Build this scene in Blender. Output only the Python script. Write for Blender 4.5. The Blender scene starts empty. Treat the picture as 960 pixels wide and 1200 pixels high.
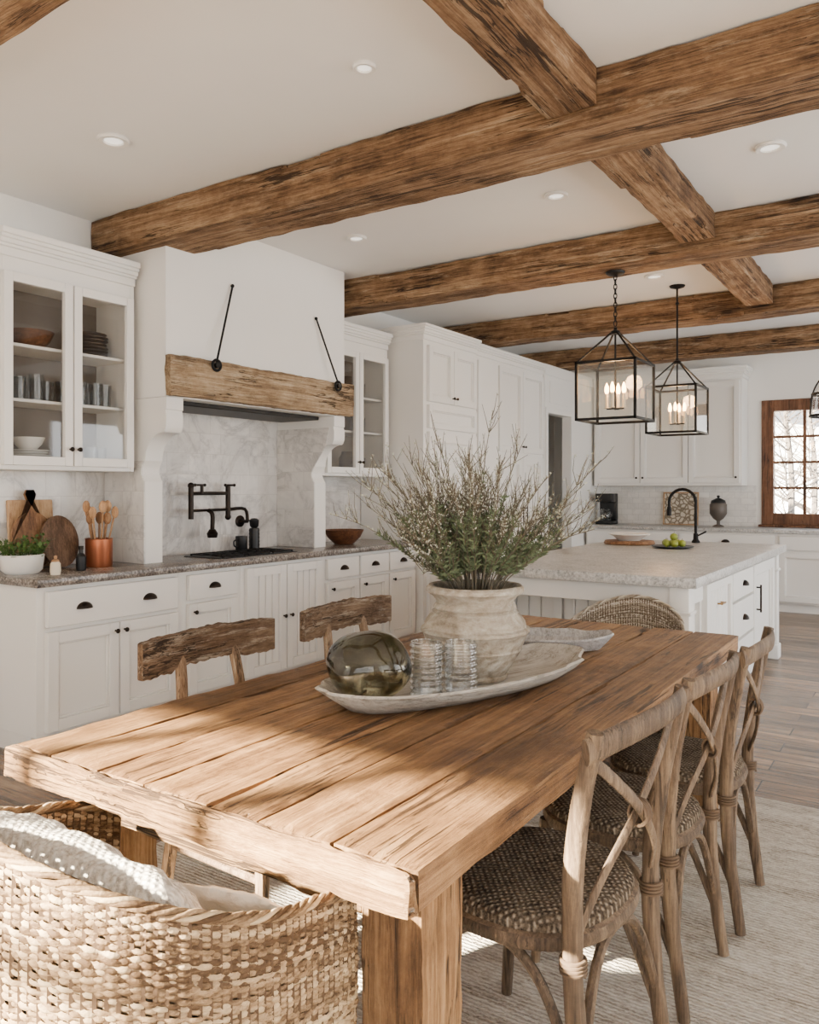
import bpy, bmesh, math, random
from mathutils import Vector, Matrix, noise
R=math.radians; PI=math.pi; sin=math.sin; cos=math.cos
rnd=random.Random(11)
SC=bpy.context.scene; COL=SC.collection
# ---------------------------------------------------------------- measuring helpers (camera at 0,0,1.4, yaw 33.55 deg)
YAW=R(33.55); cA=cos(YAW); sA=sin(YAW); FP=935.0; CH=1.4; HY=572.0
def yon(px,X):
    k=(px-480)/FP; return -X*(cA+sA*k)/(sA-cA*k)
def xon(px,Y):
    k=(px-480)/FP; return -Y*(sA-cA*k)/(cA+sA*k)
def onz(px,py,Z):
    d=(CH-Z)*FP/(py-HY); u=(px-480)/FP*d; return (-sA*d+cA*u, cA*d+sA*u)
# ---------------------------------------------------------------- materials
def C(r,g,b):
    f=lambda c:(c/255/12.92) if c/255<=.04045 else ((c/255+.055)/1.055)**2.4
    return (f(r),f(g),f(b),1)
def N(nt,t,ins=None,**props):
    n=nt.nodes.new(t)
    for k,v in props.items(): setattr(n,k,v)
    if ins:
        for k,v in ins.items():
            sk=n.inputs[k]
            if isinstance(v,bpy.types.NodeSocket): nt.links.new(v,sk)
            else: sk.default_value=v
    return n
def newmat(name,col=(.8,.8,.8,1),rough=.5,metal=0,spec=.5):
    m=bpy.data.materials.new(name); m.use_nodes=True; nt=m.node_tree
    b=nt.nodes['Principled BSDF']
    b.inputs['Base Color'].default_value=col; b.inputs['Roughness'].default_value=rough
    b.inputs['Metallic'].default_value=metal; b.inputs['Specular IOR Level'].default_value=spec
    return m,nt,b
def ramp(nt,fac,stops):
    r=N(nt,'ShaderNodeValToRGB',{'Fac':fac}); e=r.color_ramp.elements
    e[0].position,e[0].color=stops[0]; e[1].position,e[1].color=stops[-1]
    for p,c in stops[1:-1]:
        x=e.new(p); x.color=c
    return r.outputs['Color']
def ma(nt,op,a,b=0.0):
    return N(nt,'ShaderNodeMath',{0:a,1:b},operation=op).outputs[0]
def objco(nt): return N(nt,'ShaderNodeTexCoord').outputs['Object']
def mapped(nt,vec,sc,rot=(0,0,0)): return N(nt,'ShaderNodeMapping',{'Vector':vec,'Scale':sc,'Rotation':rot}).outputs[0]
def noi(nt,vec,s,d=4,r=.55,dist=0): return N(nt,'ShaderNodeTexNoise',{'Vector':vec,'Scale':s,'Detail':d,'Roughness':r,'Distortion':dist}).outputs[0]
def bump(nt,b,h,st=.3,dist=.01):
    n=N(nt,'ShaderNodeBump',{'Height':h,'Strength':st,'Distance':dist}); nt.links.new(n.outputs[0],b.inputs['Normal'])
def mixc(nt,f,a,b,mode='MIX'): return N(nt,'ShaderNodeMixRGB',{'Fac':f,'Color1':a,'Color2':b},blend_type=mode).outputs[0]
def wood(name,dark,mid,light,axis='Y',s=1.0,rough=.62,bmp=.35,knots=.6,var=.3,spec=.3,crack=.85,worn=None,cw=.05,stain=.0,wt=(.58,.72)):
    m,nt,b=newmat(name,rough=rough,spec=spec)
    co=objco(nt)
    gi=N(nt,'ShaderNodeNewGeometry').outputs['Random Per Island']
    oi=N(nt,'ShaderNodeObjectInfo').outputs['Random']
    off=ma(nt,'ADD',ma(nt,'MULTIPLY',gi,17.0),ma(nt,'MULTIPLY',oi,31.0))
    vec=N(nt,'ShaderNodeVectorMath',{0:co,1:off},operation='ADD').outputs[0]
    def sc(a,c): return {'X':(a*s,c*s,c*s),'Y':(c*s,a*s,c*s),'Z':(c*s,c*s,a*s)}[axis]
    n1=noi(nt,mapped(nt,vec,sc(.7,11)),1.0,9,.7,.2)
    n2=noi(nt,mapped(nt,vec,sc(2.2,110)),1.0,6,.75,.05)
    n3=noi(nt,vec,3.6*s,10,.76,.2)
    n8=noi(nt,mapped(nt,vec,sc(1.4,36)),1.0,6,.7,.1)
    f=ma(nt,'ADD',ma(nt,'ADD',ma(nt,'MULTIPLY',n1,.30),ma(nt,'MULTIPLY',n2,.30)),ma(nt,'ADD',ma(nt,'MULTIPLY',n3,.24),ma(nt,'MULTIPLY',n8,.22)))
    c=ramp(nt,f,[(.445,dark),(.53,mid),(.62,light)])
    n5=noi(nt,mapped(nt,vec,sc(1.2,3)),1.4,3)
    ck=None
    for (a_,c_,thr,w_) in ((.4,13,.45,cw),(.8,34,.48,cw*1.1)):
        n4=noi(nt,mapped(nt,vec,sc(a_,c_)),1.0,4,.55,.08)
        th=ma(nt,'ABSOLUTE',ma(nt,'SUBTRACT',n4,.5))
        wd=ma(nt,'MULTIPLY',ma(nt,'SUBTRACT',n5,thr),w_*2)
        k_=ma(nt,'MINIMUM',ma(nt,'MAXIMUM',ma(nt,'MULTIPLY',ma(nt,'SUBTRACT',wd,th),260.0),0.0),1.0)
        ck=k_ if ck is None else ma(nt,'MAXIMUM',ck,k_)
    if worn:
        n6=noi(nt,mapped(nt,vec,sc(1.8,16)),1.0,9,.78,.2)
        c=mixc(nt,ma(nt,'MULTIPLY',N(nt,'ShaderNodeRGBToBW',{0:ramp(nt,n6,[(wt[0],(0,0,0,1)),(wt[1],(1,1,1,1))])}).outputs[0],.85),c,worn)
    if stain:
        n7=noi(nt,mapped(nt,vec,sc(1.3,4)),1.0,10,.77,.35)
        c=mixc(nt,stain,c,ramp(nt,n7,[(.38,(.34,.30,.27,1)),(.49,(1,1,1,1))]),'MULTIPLY')
    c=mixc(nt,ma(nt,'MULTIPLY',ck,crack),c,tuple(x*.28 for x in dark[:3])+(1,))
    if knots:
        vo=N(nt,'ShaderNodeTexVoronoi',{'Vector':mapped(nt,vec,sc(1.5,3.6)),'Scale':1.0}).outputs['Distance']
        kk=ramp(nt,ma(nt,'ADD',vo,ma(nt,'MULTIPLY',n2,.07)),[(.09,(.10,.09,.08,1)),(.125,(.5,.45,.4,1)),(.21,(1,1,1,1))])
        c=mixc(nt,knots,c,kk,'MULTIPLY')
    val=ma(nt,'ADD',ma(nt,'MULTIPLY',gi,var),1-var/2)
    c=N(nt,'ShaderNodeHueSaturation',{'Color':c,'Value':val}).outputs[0]
    nt.links.new(c,b.inputs['Base Color'])
    h=ma(nt,'ADD',ma(nt,'MULTIPLY',n2,.5),ma(nt,'SUBTRACT',ma(nt,'ADD',ma(nt,'MULTIPLY',n8,.5),ma(nt,'MULTIPLY',n3,.7)),ma(nt,'MULTIPLY',ck,1.0)))
    bump(nt,b,h,bmp,.028)
    return m
def plain(name,col,rough=.5,metal=0,spec=.4,vs=6,va=.08,bmp=.0,bs=40):
    m,nt,b=newmat(name,col,rough,metal,spec)
    co=objco(nt); n=noi(nt,co,vs,4)
    v=ma(nt,'ADD',ma(nt,'MULTIPLY',n,va*2),1-va)
    c=N(nt,'ShaderNodeHueSaturation',{'Color':col,'Value':v}).outputs[0]
    nt.links.new(c,b.inputs['Base Color'])
    if bmp: bump(nt,b,noi(nt,co,bs,4),bmp,.01)
    return m
def pane_mat(name,col=(1,1,1,1),refl=1.0,base=.04,rough=.03,pw=4.0,k=.8):
    m=bpy.data.materials.new(name); m.use_nodes=True; nt=m.node_tree; nt.nodes.clear()
    out=N(nt,'ShaderNodeOutputMaterial'); t=N(nt,'ShaderNodeBsdfTransparent',{'Color':col}); g=N(nt,'ShaderNodeBsdfGlossy',{'Roughness':rough})
    fc=N(nt,'ShaderNodeLayerWeight',{'Blend':.5}).outputs['Facing']
    n=noi(nt,objco(nt),3,2)
    f=ma(nt,'MULTIPLY',ma(nt,'ADD',ma(nt,'MULTIPLY',ma(nt,'POWER',fc,pw),k),base),ma(nt,'ADD',ma(nt,'MULTIPLY',n,.3),refl-.15))
    mx=N(nt,'ShaderNodeMixShader',{0:f,1:t.outputs[0],2:g.outputs[0]}); nt.links.new(mx.outputs[0],out.inputs[0]); return m
def glass_mat(name,col,rough=.02,bs=0,bm=.2,c2=None):
    m,nt,b=newmat(name,col,rough); b.inputs['Transmission Weight'].default_value=1; b.inputs['IOR'].default_value=1.45
    co=objco(nt)
    if c2:
        nt.links.new(ramp(nt,noi(nt,co,9,4,.65,1.5),[(.42,col),(.6,c2)]),b.inputs['Base Color'])
    else:
        nt.links.new(ramp(nt,noi(nt,co,5,2),[(.3,col),(.7,tuple(min(1,c*1.03) for c in col))]),b.inputs['Base Color'])
    if bs: bump(nt,b,noi(nt,co,bs,3),bm,.01)
    return m
def emis(name,col,st,base=None):
    m,nt,b=newmat(name,base or col); b.inputs['Emission Color'].default_value=col; b.inputs['Emission Strength'].default_value=st
    return m
M={}
M['white']=plain('cabinet_paint',C(231,229,224),.45,vs=3,va=.03,spec=.3)
M['plaster']=plain('plaster',C(234,232,227),.88,vs=1.4,va=.05,bmp=.2,bs=9,spec=.2)
M['ceiling']=plain('ceiling_plaster',C(234,234,232),.92,vs=1.2,va=.05,bmp=.15,bs=7,spec=.15)
M['taupe']=plain('taupe_lining',C(124,115,105),.7)
M['iron']=plain('black_iron',C(24,22,21),.5,.6,va=.2,vs=30,bmp=.15)
M['bronze']=plain('dark_bronze',C(40,33,28),.38,.8,va=.2)
M['black']=plain('black_plastic',C(18,18,19),.35)
M['dark']=plain('dark_metal_liner',C(34,32,31),.5,.4)
M['beamX']=wood('beam_wood_x',C(70,49,33),C(134,103,73),C(182,151,117),'X',1.0,.9,.95,.8,worn=C(204,180,148),stain=.65,wt=(.55,.69))
M['beamY']=wood('beam_wood_y',C(70,49,33),C(131,100,71),C(178,147,114),'Y',1.0,.9,.95,.8,worn=C(200,176,144),stain=.65,wt=(.55,.69))
M['mantel']=wood('mantel_wood',C(104,82,61),C(168,142,111),C(210,189,159),'Y',1.0,.9,1.0,.8,worn=C(222,206,180),stain=.6)
M['table']=wood('table_top_wood',C(70,47,29),C(124,91,59),C(168,131,91),'Y',1.0,.46,.65,1.0,.55,stain=.75,worn=C(184,153,116),wt=(.59,.74))
M['tableX']=wood('table_edge_wood',C(84,58,37),C(146,109,72),C(194,157,112),'X',1.0,.65,1.0,.85,worn=C(210,178,136),stain=.75)
M['tleg']=wood('table_leg_wood',C(90,63,40),C(146,109,72),C(188,150,107),'Z',1.1,.65,.8,.7,stain=.55)
M['chairwood']=wood('bentwood',C(52,41,31),C(90,73,57),C(132,112,89),'Z',1.2,.6,.4,.3,stain=.45,crack=.6)
M['rustic']=wood('rustic_chair_wood',C(70,52,38),C(120,95,73),C(158,132,105),'Y',1.6,.85,1.0,.5,worn=C(206,190,168),stain=.55,wt=(.53,.65))
M['rusticZ']=wood('rustic_chair_leg_wood',C(72,54,40),C(126,101,78),C(168,142,115),'Z',1.6,.8,.6,.3,worn=C(190,173,150))
M['winwood']=wood('window_wood',C(70,44,30),C(112,75,52),C(142,102,76),'Z',1.4,.5,.2,0)
M['board']=wood('cutting_board_wood',C(84,56,38),C(136,98,66),C(174,136,98),'Z',2,.6,.15,.2,crack=.2)
M['boardD']=wood('dark_board_wood',C(52,38,29),C(92,69,52),C(128,100,77),'Z',2,.6,.15,.2,crack=.2)
M['boardL']=wood('light_board_wood',C(146,110,78),C(190,154,116),C(214,186,150),'Z',2,.6,.15,.2,crack=.2)
M['bowlwood']=wood('turned_bowl_wood',C(50,30,20),C(92,58,38),C(130,86,58),'X',2.5,.45,.1,0,crack=.2)
M['spoon']=wood('spoon_wood',C(120,84,56),C(168,128,90),C(200,164,126),'Z',3,.6,.1,0,crack=.2)
M['brass']=plain('brass',C(150,116,66),.35,.9)
M['copper']=plain('copper',C(160,94,64),.35,.85,va=.15)
M['china']=plain('white_china',C(230,228,222),.25)
M['grey_china']=plain('grey_china',C(90,82,75),.4,va=.15)
M['leaf']=plain('herb_leaf',C(70,98,44),.6,vs=60,va=.35)
M['sage']=plain('sage_leaf',C(96,107,80),.8,vs=50,va=.5,spec=.2)
M['bud']=plain('silvery_bud',C(176,178,162),.8,vs=50,va=.3,spec=.2)
M['stem']=plain('twig_bark',C(92,85,72),.85,vs=40,va=.35,spec=.2)
M['lime']=plain('green_fruit',C(138,150,56),.4,vs=30,va=.15)
M['snow']=plain('snow',C(240,242,246),.9,vs=2,va=.2)
M['bark']=plain('outdoor_bark',C(104,96,90),.9)
M['linen']=plain('white_linen',C(230,226,218),1,vs=12,va=.05,bmp=.4,bs=90,spec=.05)
M['cord']=plain('rattan_binding',C(90,72,55),.8,vs=40,va=.3)
M['pane']=pane_mat('window_glass')
M['cabglass']=pane_mat('cabinet_glass',(.96,.96,.955,1),.8)
M['lantglass']=pane_mat('lantern_glass',(.985,.975,.95,1),1.1)
M['tumbler']=pane_mat('tumbler_glass',(.93,.945,.945,1),1.2,.04,.03,2.4,.7)
M['orb']=glass_mat('smoky_amber_grey_glass',C(194,192,175),.02,6,.5,C(112,103,79))
M['ribglass']=pane_mat('clear_ribbed_glass',(.965,.98,.985,1),1.3,.08,.05,1.5,.65)
M['bulb']=emis('warm_bulb',(1,.52,.2,1),30)
M['lens']=emis('frosted_lens',(1,.95,.86,1),1.2,C(240,238,232))
M['candle']=plain('candle_sleeve',C(226,214,190),.6)
def pattern_mat():
    m,nt,b=newmat('patterned_panel',rough=.6); co=objco(nt)
    v=N(nt,'ShaderNodeTexVoronoi',{'Vector':co,'Scale':17.0},feature='DISTANCE_TO_EDGE').outputs['Distance']
    nt.links.new(ramp(nt,v,[(.06,C(122,110,92)),(.16,C(204,195,178))]),b.inputs['Base Color']); return m
M['pattern']=pattern_mat()
def floor_mat():
    m,nt,b=newmat('oak_floor',rough=.24,spec=.5); co=objco(nt)
    br=N(nt,'ShaderNodeTexBrick',{'Vector':co,'Color1':(0,0,0,1),'Color2':(1,1,1,1),'Mortar':(.5,.5,.5,1),'Scale':1.0,'Mortar Size':.004,'Mortar Smooth':.2,'Brick Width':1.9,'Row Height':.165},offset=.37)
    off=ma(nt,'MULTIPLY',br.outputs['Color'],23.0)
    vec=N(nt,'ShaderNodeVectorMath',{0:co,1:off},operation='ADD').outputs[0]
    n1=noi(nt,mapped(nt,vec,(1.2,12,1)),1,8,.7,.6); n2=noi(nt,mapped(nt,vec,(3,80,1)),1,6,.72); n3=noi(nt,vec,3,5,.7)
    f=ma(nt,'ADD',ma(nt,'ADD',ma(nt,'MULTIPLY',n1,.45),ma(nt,'MULTIPLY',n2,.4)),ma(nt,'MULTIPLY',n3,.15))
    c=ramp(nt,f,[(.41,C(64,46,32)),(.5,C(118,92,69)),(.6,C(160,133,106))])
    c=N(nt,'ShaderNodeHueSaturation',{'Color':c,'Value':ma(nt,'ADD',ma(nt,'MULTIPLY',br.outputs['Color'],1.0),.5)}).outputs[0]
    c=mixc(nt,br.outputs['Fac'],c,C(26,19,15)); nt.links.new(c,b.inputs['Base Color'])
    bump(nt,b,ma(nt,'SUBTRACT',n2,ma(nt,'MULTIPLY',br.outputs['Fac'],3.0)),.22,.01); return m
M['floor']=floor_mat()
def tile_mat(name,pl,w,h,tint,vs=.5,joint=C(192,188,183)):
    m,nt,b=newmat(name,rough=.3,spec=.5); co=objco(nt)
    sp=N(nt,'ShaderNodeSeparateXYZ',{0:co}); cb=N(nt,'ShaderNodeCombineXYZ',{0:sp.outputs['Y' if pl=='YZ' else 'X'],1:sp.outputs['Z']}).outputs[0]
    br=N(nt,'ShaderNodeTexBrick',{'Vector':cb,'Color1':(0,0,0,1),'Color2':(1,1,1,1),'Mortar':(.5,.5,.5,1),'Scale':1.0,'Mortar Size':.002,'Mortar Smooth':.3,'Brick Width':w,'Row Height':h},offset=.5)
    vec=N(nt,'ShaderNodeVectorMath',{0:co,1:ma(nt,'MULTIPLY',br.outputs['Color'],.06)},operation='ADD').outputs[0]
    n=noi(nt,vec,1.9,8,.66,.9); n2=noi(nt,vec,3.0,7,.68,.5)
    vein=ramp(nt,ma(nt,'ABSOLUTE',ma(nt,'SUBTRACT',n,.5)),[(0,C(154,151,148)),(.014,C(194,191,188)),(.06,tint)])
    cl=ramp(nt,n2,[(.38,C(182,179,176)),(.6,tint)])
    c=mixc(nt,.5,cl,vein) if vs>.3 else mixc(nt,vs,tint,vein)
    c=N(nt,'ShaderNodeHueSaturation',{'Color':c,'Value':ma(nt,'ADD',ma(nt,'MULTIPLY',br.outputs['Color'],.11),.92)}).outputs[0]
    c=mixc(nt,br.outputs['Fac'],c,joint); nt.links.new(c,b.inputs['Base Color'])
    bump(nt,b,ma(nt,'SUBTRACT',ma(nt,'MULTIPLY',noi(nt,co,7,2),.5),ma(nt,'MULTIPLY',br.outputs['Fac'],.8)),.35,.012); return m
M['tileL']=tile_mat('marble_tile_left','YZ',.2,.15,C(228,225,220))
M['tileS']=tile_mat('marble_tile_side','XZ',.2,.15,C(228,225,220))
M['tileB']=tile_mat('marble_tile_back','XZ',.15,.075,C(230,227,221),.2)
def granite(name,a,bc,c,rough=.25):
    m,nt,b=newmat(name,rough=rough,spec=.5); co=objco(nt)
    n=noi(nt,co,70,6,.7); n2=noi(nt,co,9,5,.6,1)
    f=ma(nt,'ADD',ma(nt,'MULTIPLY',n,.7),ma(nt,'MULTIPLY',n2,.3))
    nt.links.new(ramp(nt,f,[(.38,a),(.5,bc),(.62,c)]),b.inputs['Base Color']); bump(nt,b,n,.08,.005); return m
M['granite']=granite('brown_grey_granite',C(50,45,41),C(108,100,94),C(166,158,149))
M['islandstone']=granite('pale_speckled_stone',C(128,127,125),C(180,179,176),C(210,209,206),.35)
def rug_mat():
    m,nt,b=newmat('woven_rug',rough=.95,spec=.1); co=objco(nt)
    w=N(nt,'ShaderNodeTexWave',{'Vector':co,'Scale':20.0,'Distortion':4.0,'Detail':3.0,'Detail Scale':4.0},bands_direction='Y').outputs[1]
    n=noi(nt,mapped(nt,co,(45,110,40)),1,5,.78); n2=noi(nt,mapped(nt,co,(2.0,9,1)),1,10,.82,1.2)
    f=ma(nt,'ADD',ma(nt,'ADD',ma(nt,'MULTIPLY',n,.42),ma(nt,'MULTIPLY',n2,.55)),ma(nt,'MULTIPLY',ma(nt,'SUBTRACT',w,.3),.08))
    nt.links.new(ramp(nt,f,[(.38,C(138,126,111)),(.48,C(202,191,176)),(.59,C(234,228,216))]),b.inputs['Base Color'])
    bump(nt,b,ma(nt,'ADD',w,n),.8,.016); return m
M['rug']=rug_mat()
def weave_mat(name,a,bc,c,sc=14,k=.35,ns=110,nk=.55):
    m,nt,b=newmat(name,rough=.9,spec=.1); co=objco(nt)
    wx=N(nt,'ShaderNodeTexWave',{'Vector':mapped(nt,co,(1,1,1),(0,0,R(45))),'Scale':sc,'Distortion':1.6,'Detail':2.0,'Detail Scale':2.0},bands_direction='X').outputs[1]
    wy=N(nt,'ShaderNodeTexWave',{'Vector':mapped(nt,co,(1,1,1),(0,0,R(45))),'Scale':sc,'Distortion':1.6,'Detail':2.0,'Detail Scale':2.0},bands_direction='Y').outputs[1]
    ch=ma(nt,'MULTIPLY',wx,wy); n=noi(nt,co,ns,5,.75); n2=noi(nt,co,14,5,.7)
    f=ma(nt,'ADD',ma(nt,'ADD',ma(nt,'MULTIPLY',ch,k),ma(nt,'MULTIPLY',n,nk)),ma(nt,'MULTIPLY',n2,.25))
    nt.links.new(ramp(nt,f,[(.36,a),(.48,bc),(.66,c)]),b.inputs['Base Color']); bump(nt,b,ma(nt,'ADD',ma(nt,'MULTIPLY',ch,k*2.8),ma(nt,'MULTIPLY',n,.6)),.9,.014); return m
M['rush']=weave_mat('woven_rush',C(54,45,37),C(108,95,80),C(172,158,139),25,.2)
M['knit']=weave_mat('cream_knit',C(172,163,151),C(226,221,212),C(240,237,231),24,.12,60,.6)
def wicker_mat(name,a,bc,c):
    m,nt,b=newmat(name,rough=.75,spec=.2); co=objco(nt)
    gi=N(nt,'ShaderNodeNewGeometry').outputs['Random Per Island']
    n=noi(nt,mapped(nt,co,(26,26,110)),1,7,.78); n2=noi(nt,co,170,3); n3=noi(nt,co,5,4)
    f=ma(nt,'ADD',ma(nt,'ADD',ma(nt,'MULTIPLY',gi,.26),ma(nt,'MULTIPLY',n,.5)),ma(nt,'ADD',ma(nt,'MULTIPLY',n2,.1),ma(nt,'MULTIPLY',n3,.14)))
    nt.links.new(ramp(nt,f,[(.39,a),(.5,bc),(.64,c)]),b.inputs['Base Color']); bump(nt,b,n2,.4,.004); return m
M['wicker']=wicker_mat('wicker',C(78,59,41),C(140,115,86),C(192,169,135))
M['stake']=plain('wicker_stake',C(84,64,45),.8,vs=40,va=.3)
M['wickerpale']=wicker_mat('pale_wicker',C(120,108,93),C(176,165,148),C(210,201,186))
def pot_mat():
    m,nt,b=newmat('aged_clay',rough=.95,spec=.1); co=objco(nt)
    n=noi(nt,mapped(nt,co,(6,6,13)),1,8,.7,1); n2=noi(nt,co,40,6,.75)
    f=ma(nt,'ADD',ma(nt,'MULTIPLY',n,.68),ma(nt,'MULTIPLY',n2,.32))
    nt.links.new(ramp(nt,f,[(.36,C(106,94,79)),(.46,C(150,139,123)),(.56,C(178,170,156)),(.66,C(202,196,186))]),b.inputs['Base Color']); bump(nt,b,ma(nt,'ADD',n2,n),.55,.012); return m
M['pot']=pot_mat()
M['dough']=wood('whitewashed_wood',C(146,134,119),C(202,195,183),C(224,219,210),'Y',2,.9,.7,.25,crack=.4,stain=.15)
M['greydough']=wood('grey_weathered_wood',C(124,121,118),C(182,180,178),C(214,213,212),'X',2,.65,.4,.1,crack=.3)
# ---------------------------------------------------------------- mesh builder
def cr(pts,k=5):
    P=[Vector(p) for p in pts]; out=[]
    for i in range(len(P)-1):
        p0=P[max(i-1,0)];p1=P[i];p2=P[i+1];p3=P[min(i+2,len(P)-1)]
        for j in range(k):
            t=j/k
            out.append(.5*((2*p1)+(p2-p0)*t+(2*p0-5*p1+4*p2-p3)*t*t+(3*p1-p0-3*p2+p3)*t**3))
    out.append(P[-1]); return out
ORG={}
def root_org(o):
    while o.parent: o=o.parent
    return ORG.get(o.name,Vector((0,0,0)))
class MB:
    def __init__(s): s.v=[]; s.f=[]
    def add(s,vs,fs,M=None):
        o=len(s.v)
        s.v+=[tuple(M@Vector(v)) if M else tuple(v) for v in vs]; s.f+=[tuple(i+o for i in f) for f in fs]; return s
    def box(s,x0,x1,y0,y1,z0,z1,b=.003,seg=1,M=None):
        x0,x1=sorted((x0,x1)); y0,y1=sorted((y0,y1)); z0,z1=sorted((z0,z1))
        b=min(b,(x1-x0)*.3,(y1-y0)*.3,(z1-z0)*.3)
        bm=bmesh.new(); r=bmesh.ops.create_cube(bm,size=1)
        for v in bm.verts: v.co=Vector(((x0+x1)/2+v.co.x*(x1-x0),(y0+y1)/2+v.co.y*(y1-y0),(z0+z1)/2+v.co.z*(z1-z0)))
        if b>0: bmesh.ops.bevel(bm,geom=list(bm.edges),offset=b,segments=seg,affect='EDGES',profile=.5)
        bm.verts.index_update()
        s.add([v.co.copy() for v in bm.verts],[tuple(v.index for v in f.verts) for f in bm.faces],M); bm.free(); return s
    def loft(s,rings,cu=True,cap0=False,cap1=False,M=None):
        n=len(rings[0]); m=len(rings); fs=[]
        for i in range(m-1):
            for j in range(n if cu else n-1):
                k=(j+1)%n; fs.append((i*n+j,i*n+k,(i+1)*n+k,(i+1)*n+j))
        if cap0: fs.append(tuple(range(n))[::-1])
        if cap1: fs.append(tuple((m-1)*n+j for j in range(n)))
        return s.add([p for r in rings for p in r],fs,M)
    def lathe(s,prof,c=(0,0,0),n=32,M=None,sx=1,sy=1):
        rings=[[(c[0]+max(r,1e-4)*sx*cos(2*PI*j/n),c[1]+max(r,1e-4)*sy*sin(2*PI*j/n),c[2]+z) for j in range(n)] for r,z in prof]
        return s.loft(rings,True,True,True,M)
    def tube(s,pts,r=.01,n=8,ell=None,up=None,M=None,closed=False):
        P=[Vector(p) for p in pts]
        m=len(P); T=[]
        for i in range(m):
            a=P[i-1] if (i>0 or closed) else P[i]; b=P[(i+1)%m] if (i<m-1 or closed) else P[i]
            t=b-a; T.append(t.normalized() if t.length>1e-9 else Vector((0,0,1)))
        u0=Vector(up) if up else (Vector((0,0,1)) if abs(T[0].z)<.9 else Vector((1,0,0)))
        Nn=(u0-T[0]*u0.dot(T[0])).normalized(); rings=[]; ea,eb=ell or (1,1)
        for i in range(m):
            u=Vector(up) if up else Nn
            w=u-T[i]*u.dot(T[i]); Nn=w.normalized() if w.length>1e-6 else Nn
            B=T[i].cross(Nn); ri=r[i] if isinstance(r,(list,tuple)) else r
            rings.append([P[i]+Nn*(cos(2*PI*j/n)*ri*ea)+B*(sin(2*PI*j/n)*ri*eb) for j in range(n)])
        if closed: rings.append(rings[0]); return s.loft(rings,True,False,False,M)
        return s.loft(rings,True,True,True,M)
    def prism(s,poly,axis,a0,a1,M=None):
        f={'X':lambda p,a:(a,p[0],p[1]),'Y':lambda p,a:(p[0],a,p[1]),'Z':lambda p,a:(p[0],p[1],a)}[axis]
        return s.loft([[f(p,a0) for p in poly],[f(p,a1) for p in poly]],True,True,True,M)
    def ball(s,c,r,n=12,sx=1,sy=1,sz=1,M=None):
        m=max(5,n//2); return s.lathe([(r*sin(PI*i/m),-r*cos(PI*i/m)*sz) for i in range(m+1)],c,n,M,sx,sy)
    def rough(s,x0,x1,y0,y1,z0,z1,step=.05,amp=.006,freq=6,rad=.012,seed=0,M=None,amp2=0,chip=1.2):
        lo=(x0,y0,z0); L=(x1-x0,y1-y0,z1-z0); n=[max(2,min(300,round(l/step))) for l in L]; idx={}; vs=[]; fs=[]
        sd=Vector((seed*3.7,seed*1.3,seed*7.1))
        def V(*ijk):
            if ijk in idx: return idx[ijk]
            p=Vector([lo[a]+L[a]*ijk[a]/n[a] for a in range(3)])
            q=p.copy(); p+=noise.noise_vector(q*freq+sd)*amp
            if amp2: p+=noise.noise_vector(q*freq*5+sd)*amp2
            ext=[a for a in range(3) if ijk[a] in (0,n[a])]
            if len(ext)>1:
                w=rad*(.5+1.2*abs(noise.noise(q*freq*1.9+sd))+(chip if noise.noise(q*freq*.8+sd*2)>.38 else 0))
                for a in ext: p[a]+=(w if ijk[a]==0 else -w)
            idx[ijk]=len(vs); vs.append(p); return idx[ijk]
        for a in range(3):
            b,c=[(1,2),(2,0),(0,1)][a]
            for e in (0,n[a]):
                for i in range(n[b]):
                    for j in range(n[c]):
                        q=[]
                        for di,dj in ((0,0),(1,0),(1,1),(0,1)):
                            k=[0,0,0]; k[a]=e;k[b]=i+di;k[c]=j+dj; q.append(V(*k))
                        fs.append(tuple(q if e else q[::-1]))
        return s.add(vs,fs,M)
    def build(s,name,mat,parent=None,org=None,ang=38,weld=False,smooth=True):
        o0=root_org(parent) if parent else Vector(org or (0,0,0))
        me=bpy.data.meshes.new(name); me.from_pydata([(v[0]-o0.x,v[1]-o0.y,v[2]-o0.z) for v in s.v],[],s.f)
        bm=bmesh.new(); bm.from_mesh(me)
        if weld: bmesh.ops.remove_doubles(bm,verts=bm.verts,dist=1e-5)
        bmesh.ops.recalc_face_normals(bm,faces=bm.faces); bm.to_mesh(me); bm.free()
        if smooth:
            me.polygons.foreach_set('use_smooth',[True]*len(me.polygons)); me.set_sharp_from_angle(angle=R(ang))
        me.materials.append(mat); o=bpy.data.objects.new(name,me); COL.objects.link(o)
        if parent: o.parent=parent
        else: o.location=o0
        return o
def tag(o,label,cat,group=None):
    o['label']=label; o['category']=cat
    if group: o['group']=group
    return o
def thing(name,label,cat,loc=(0,0,0),group=None):
    o=bpy.data.objects.new(name,None); o.empty_display_size=.1; COL.objects.link(o); o.location=loc
    ORG[o.name]=Vector(loc); return tag(o,label,cat,group)
def single(name,mb,mat,label,cat,org=(0,0,0),group=None,**k): return tag(mb.build(name,mat,None,org,**k),label,cat,group)
def struct(name,mb,mat,parent=None,**k):
    o=mb.build(name,mat,parent,**k)
    if not parent: o['kind']='structure'
    return o
def dup(o,parent=None,loc=None,rz=None,label=None,group=None):
    c=o.copy(); COL.objects.link(c); c.parent=parent
    if loc: c.location=loc
    if rz is not None: c.rotation_euler=(0,0,rz)
    if label: c['label']=label
    if group: c['group']=group
    for ch in list(o.children): dup(ch,c)
    return c
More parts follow.
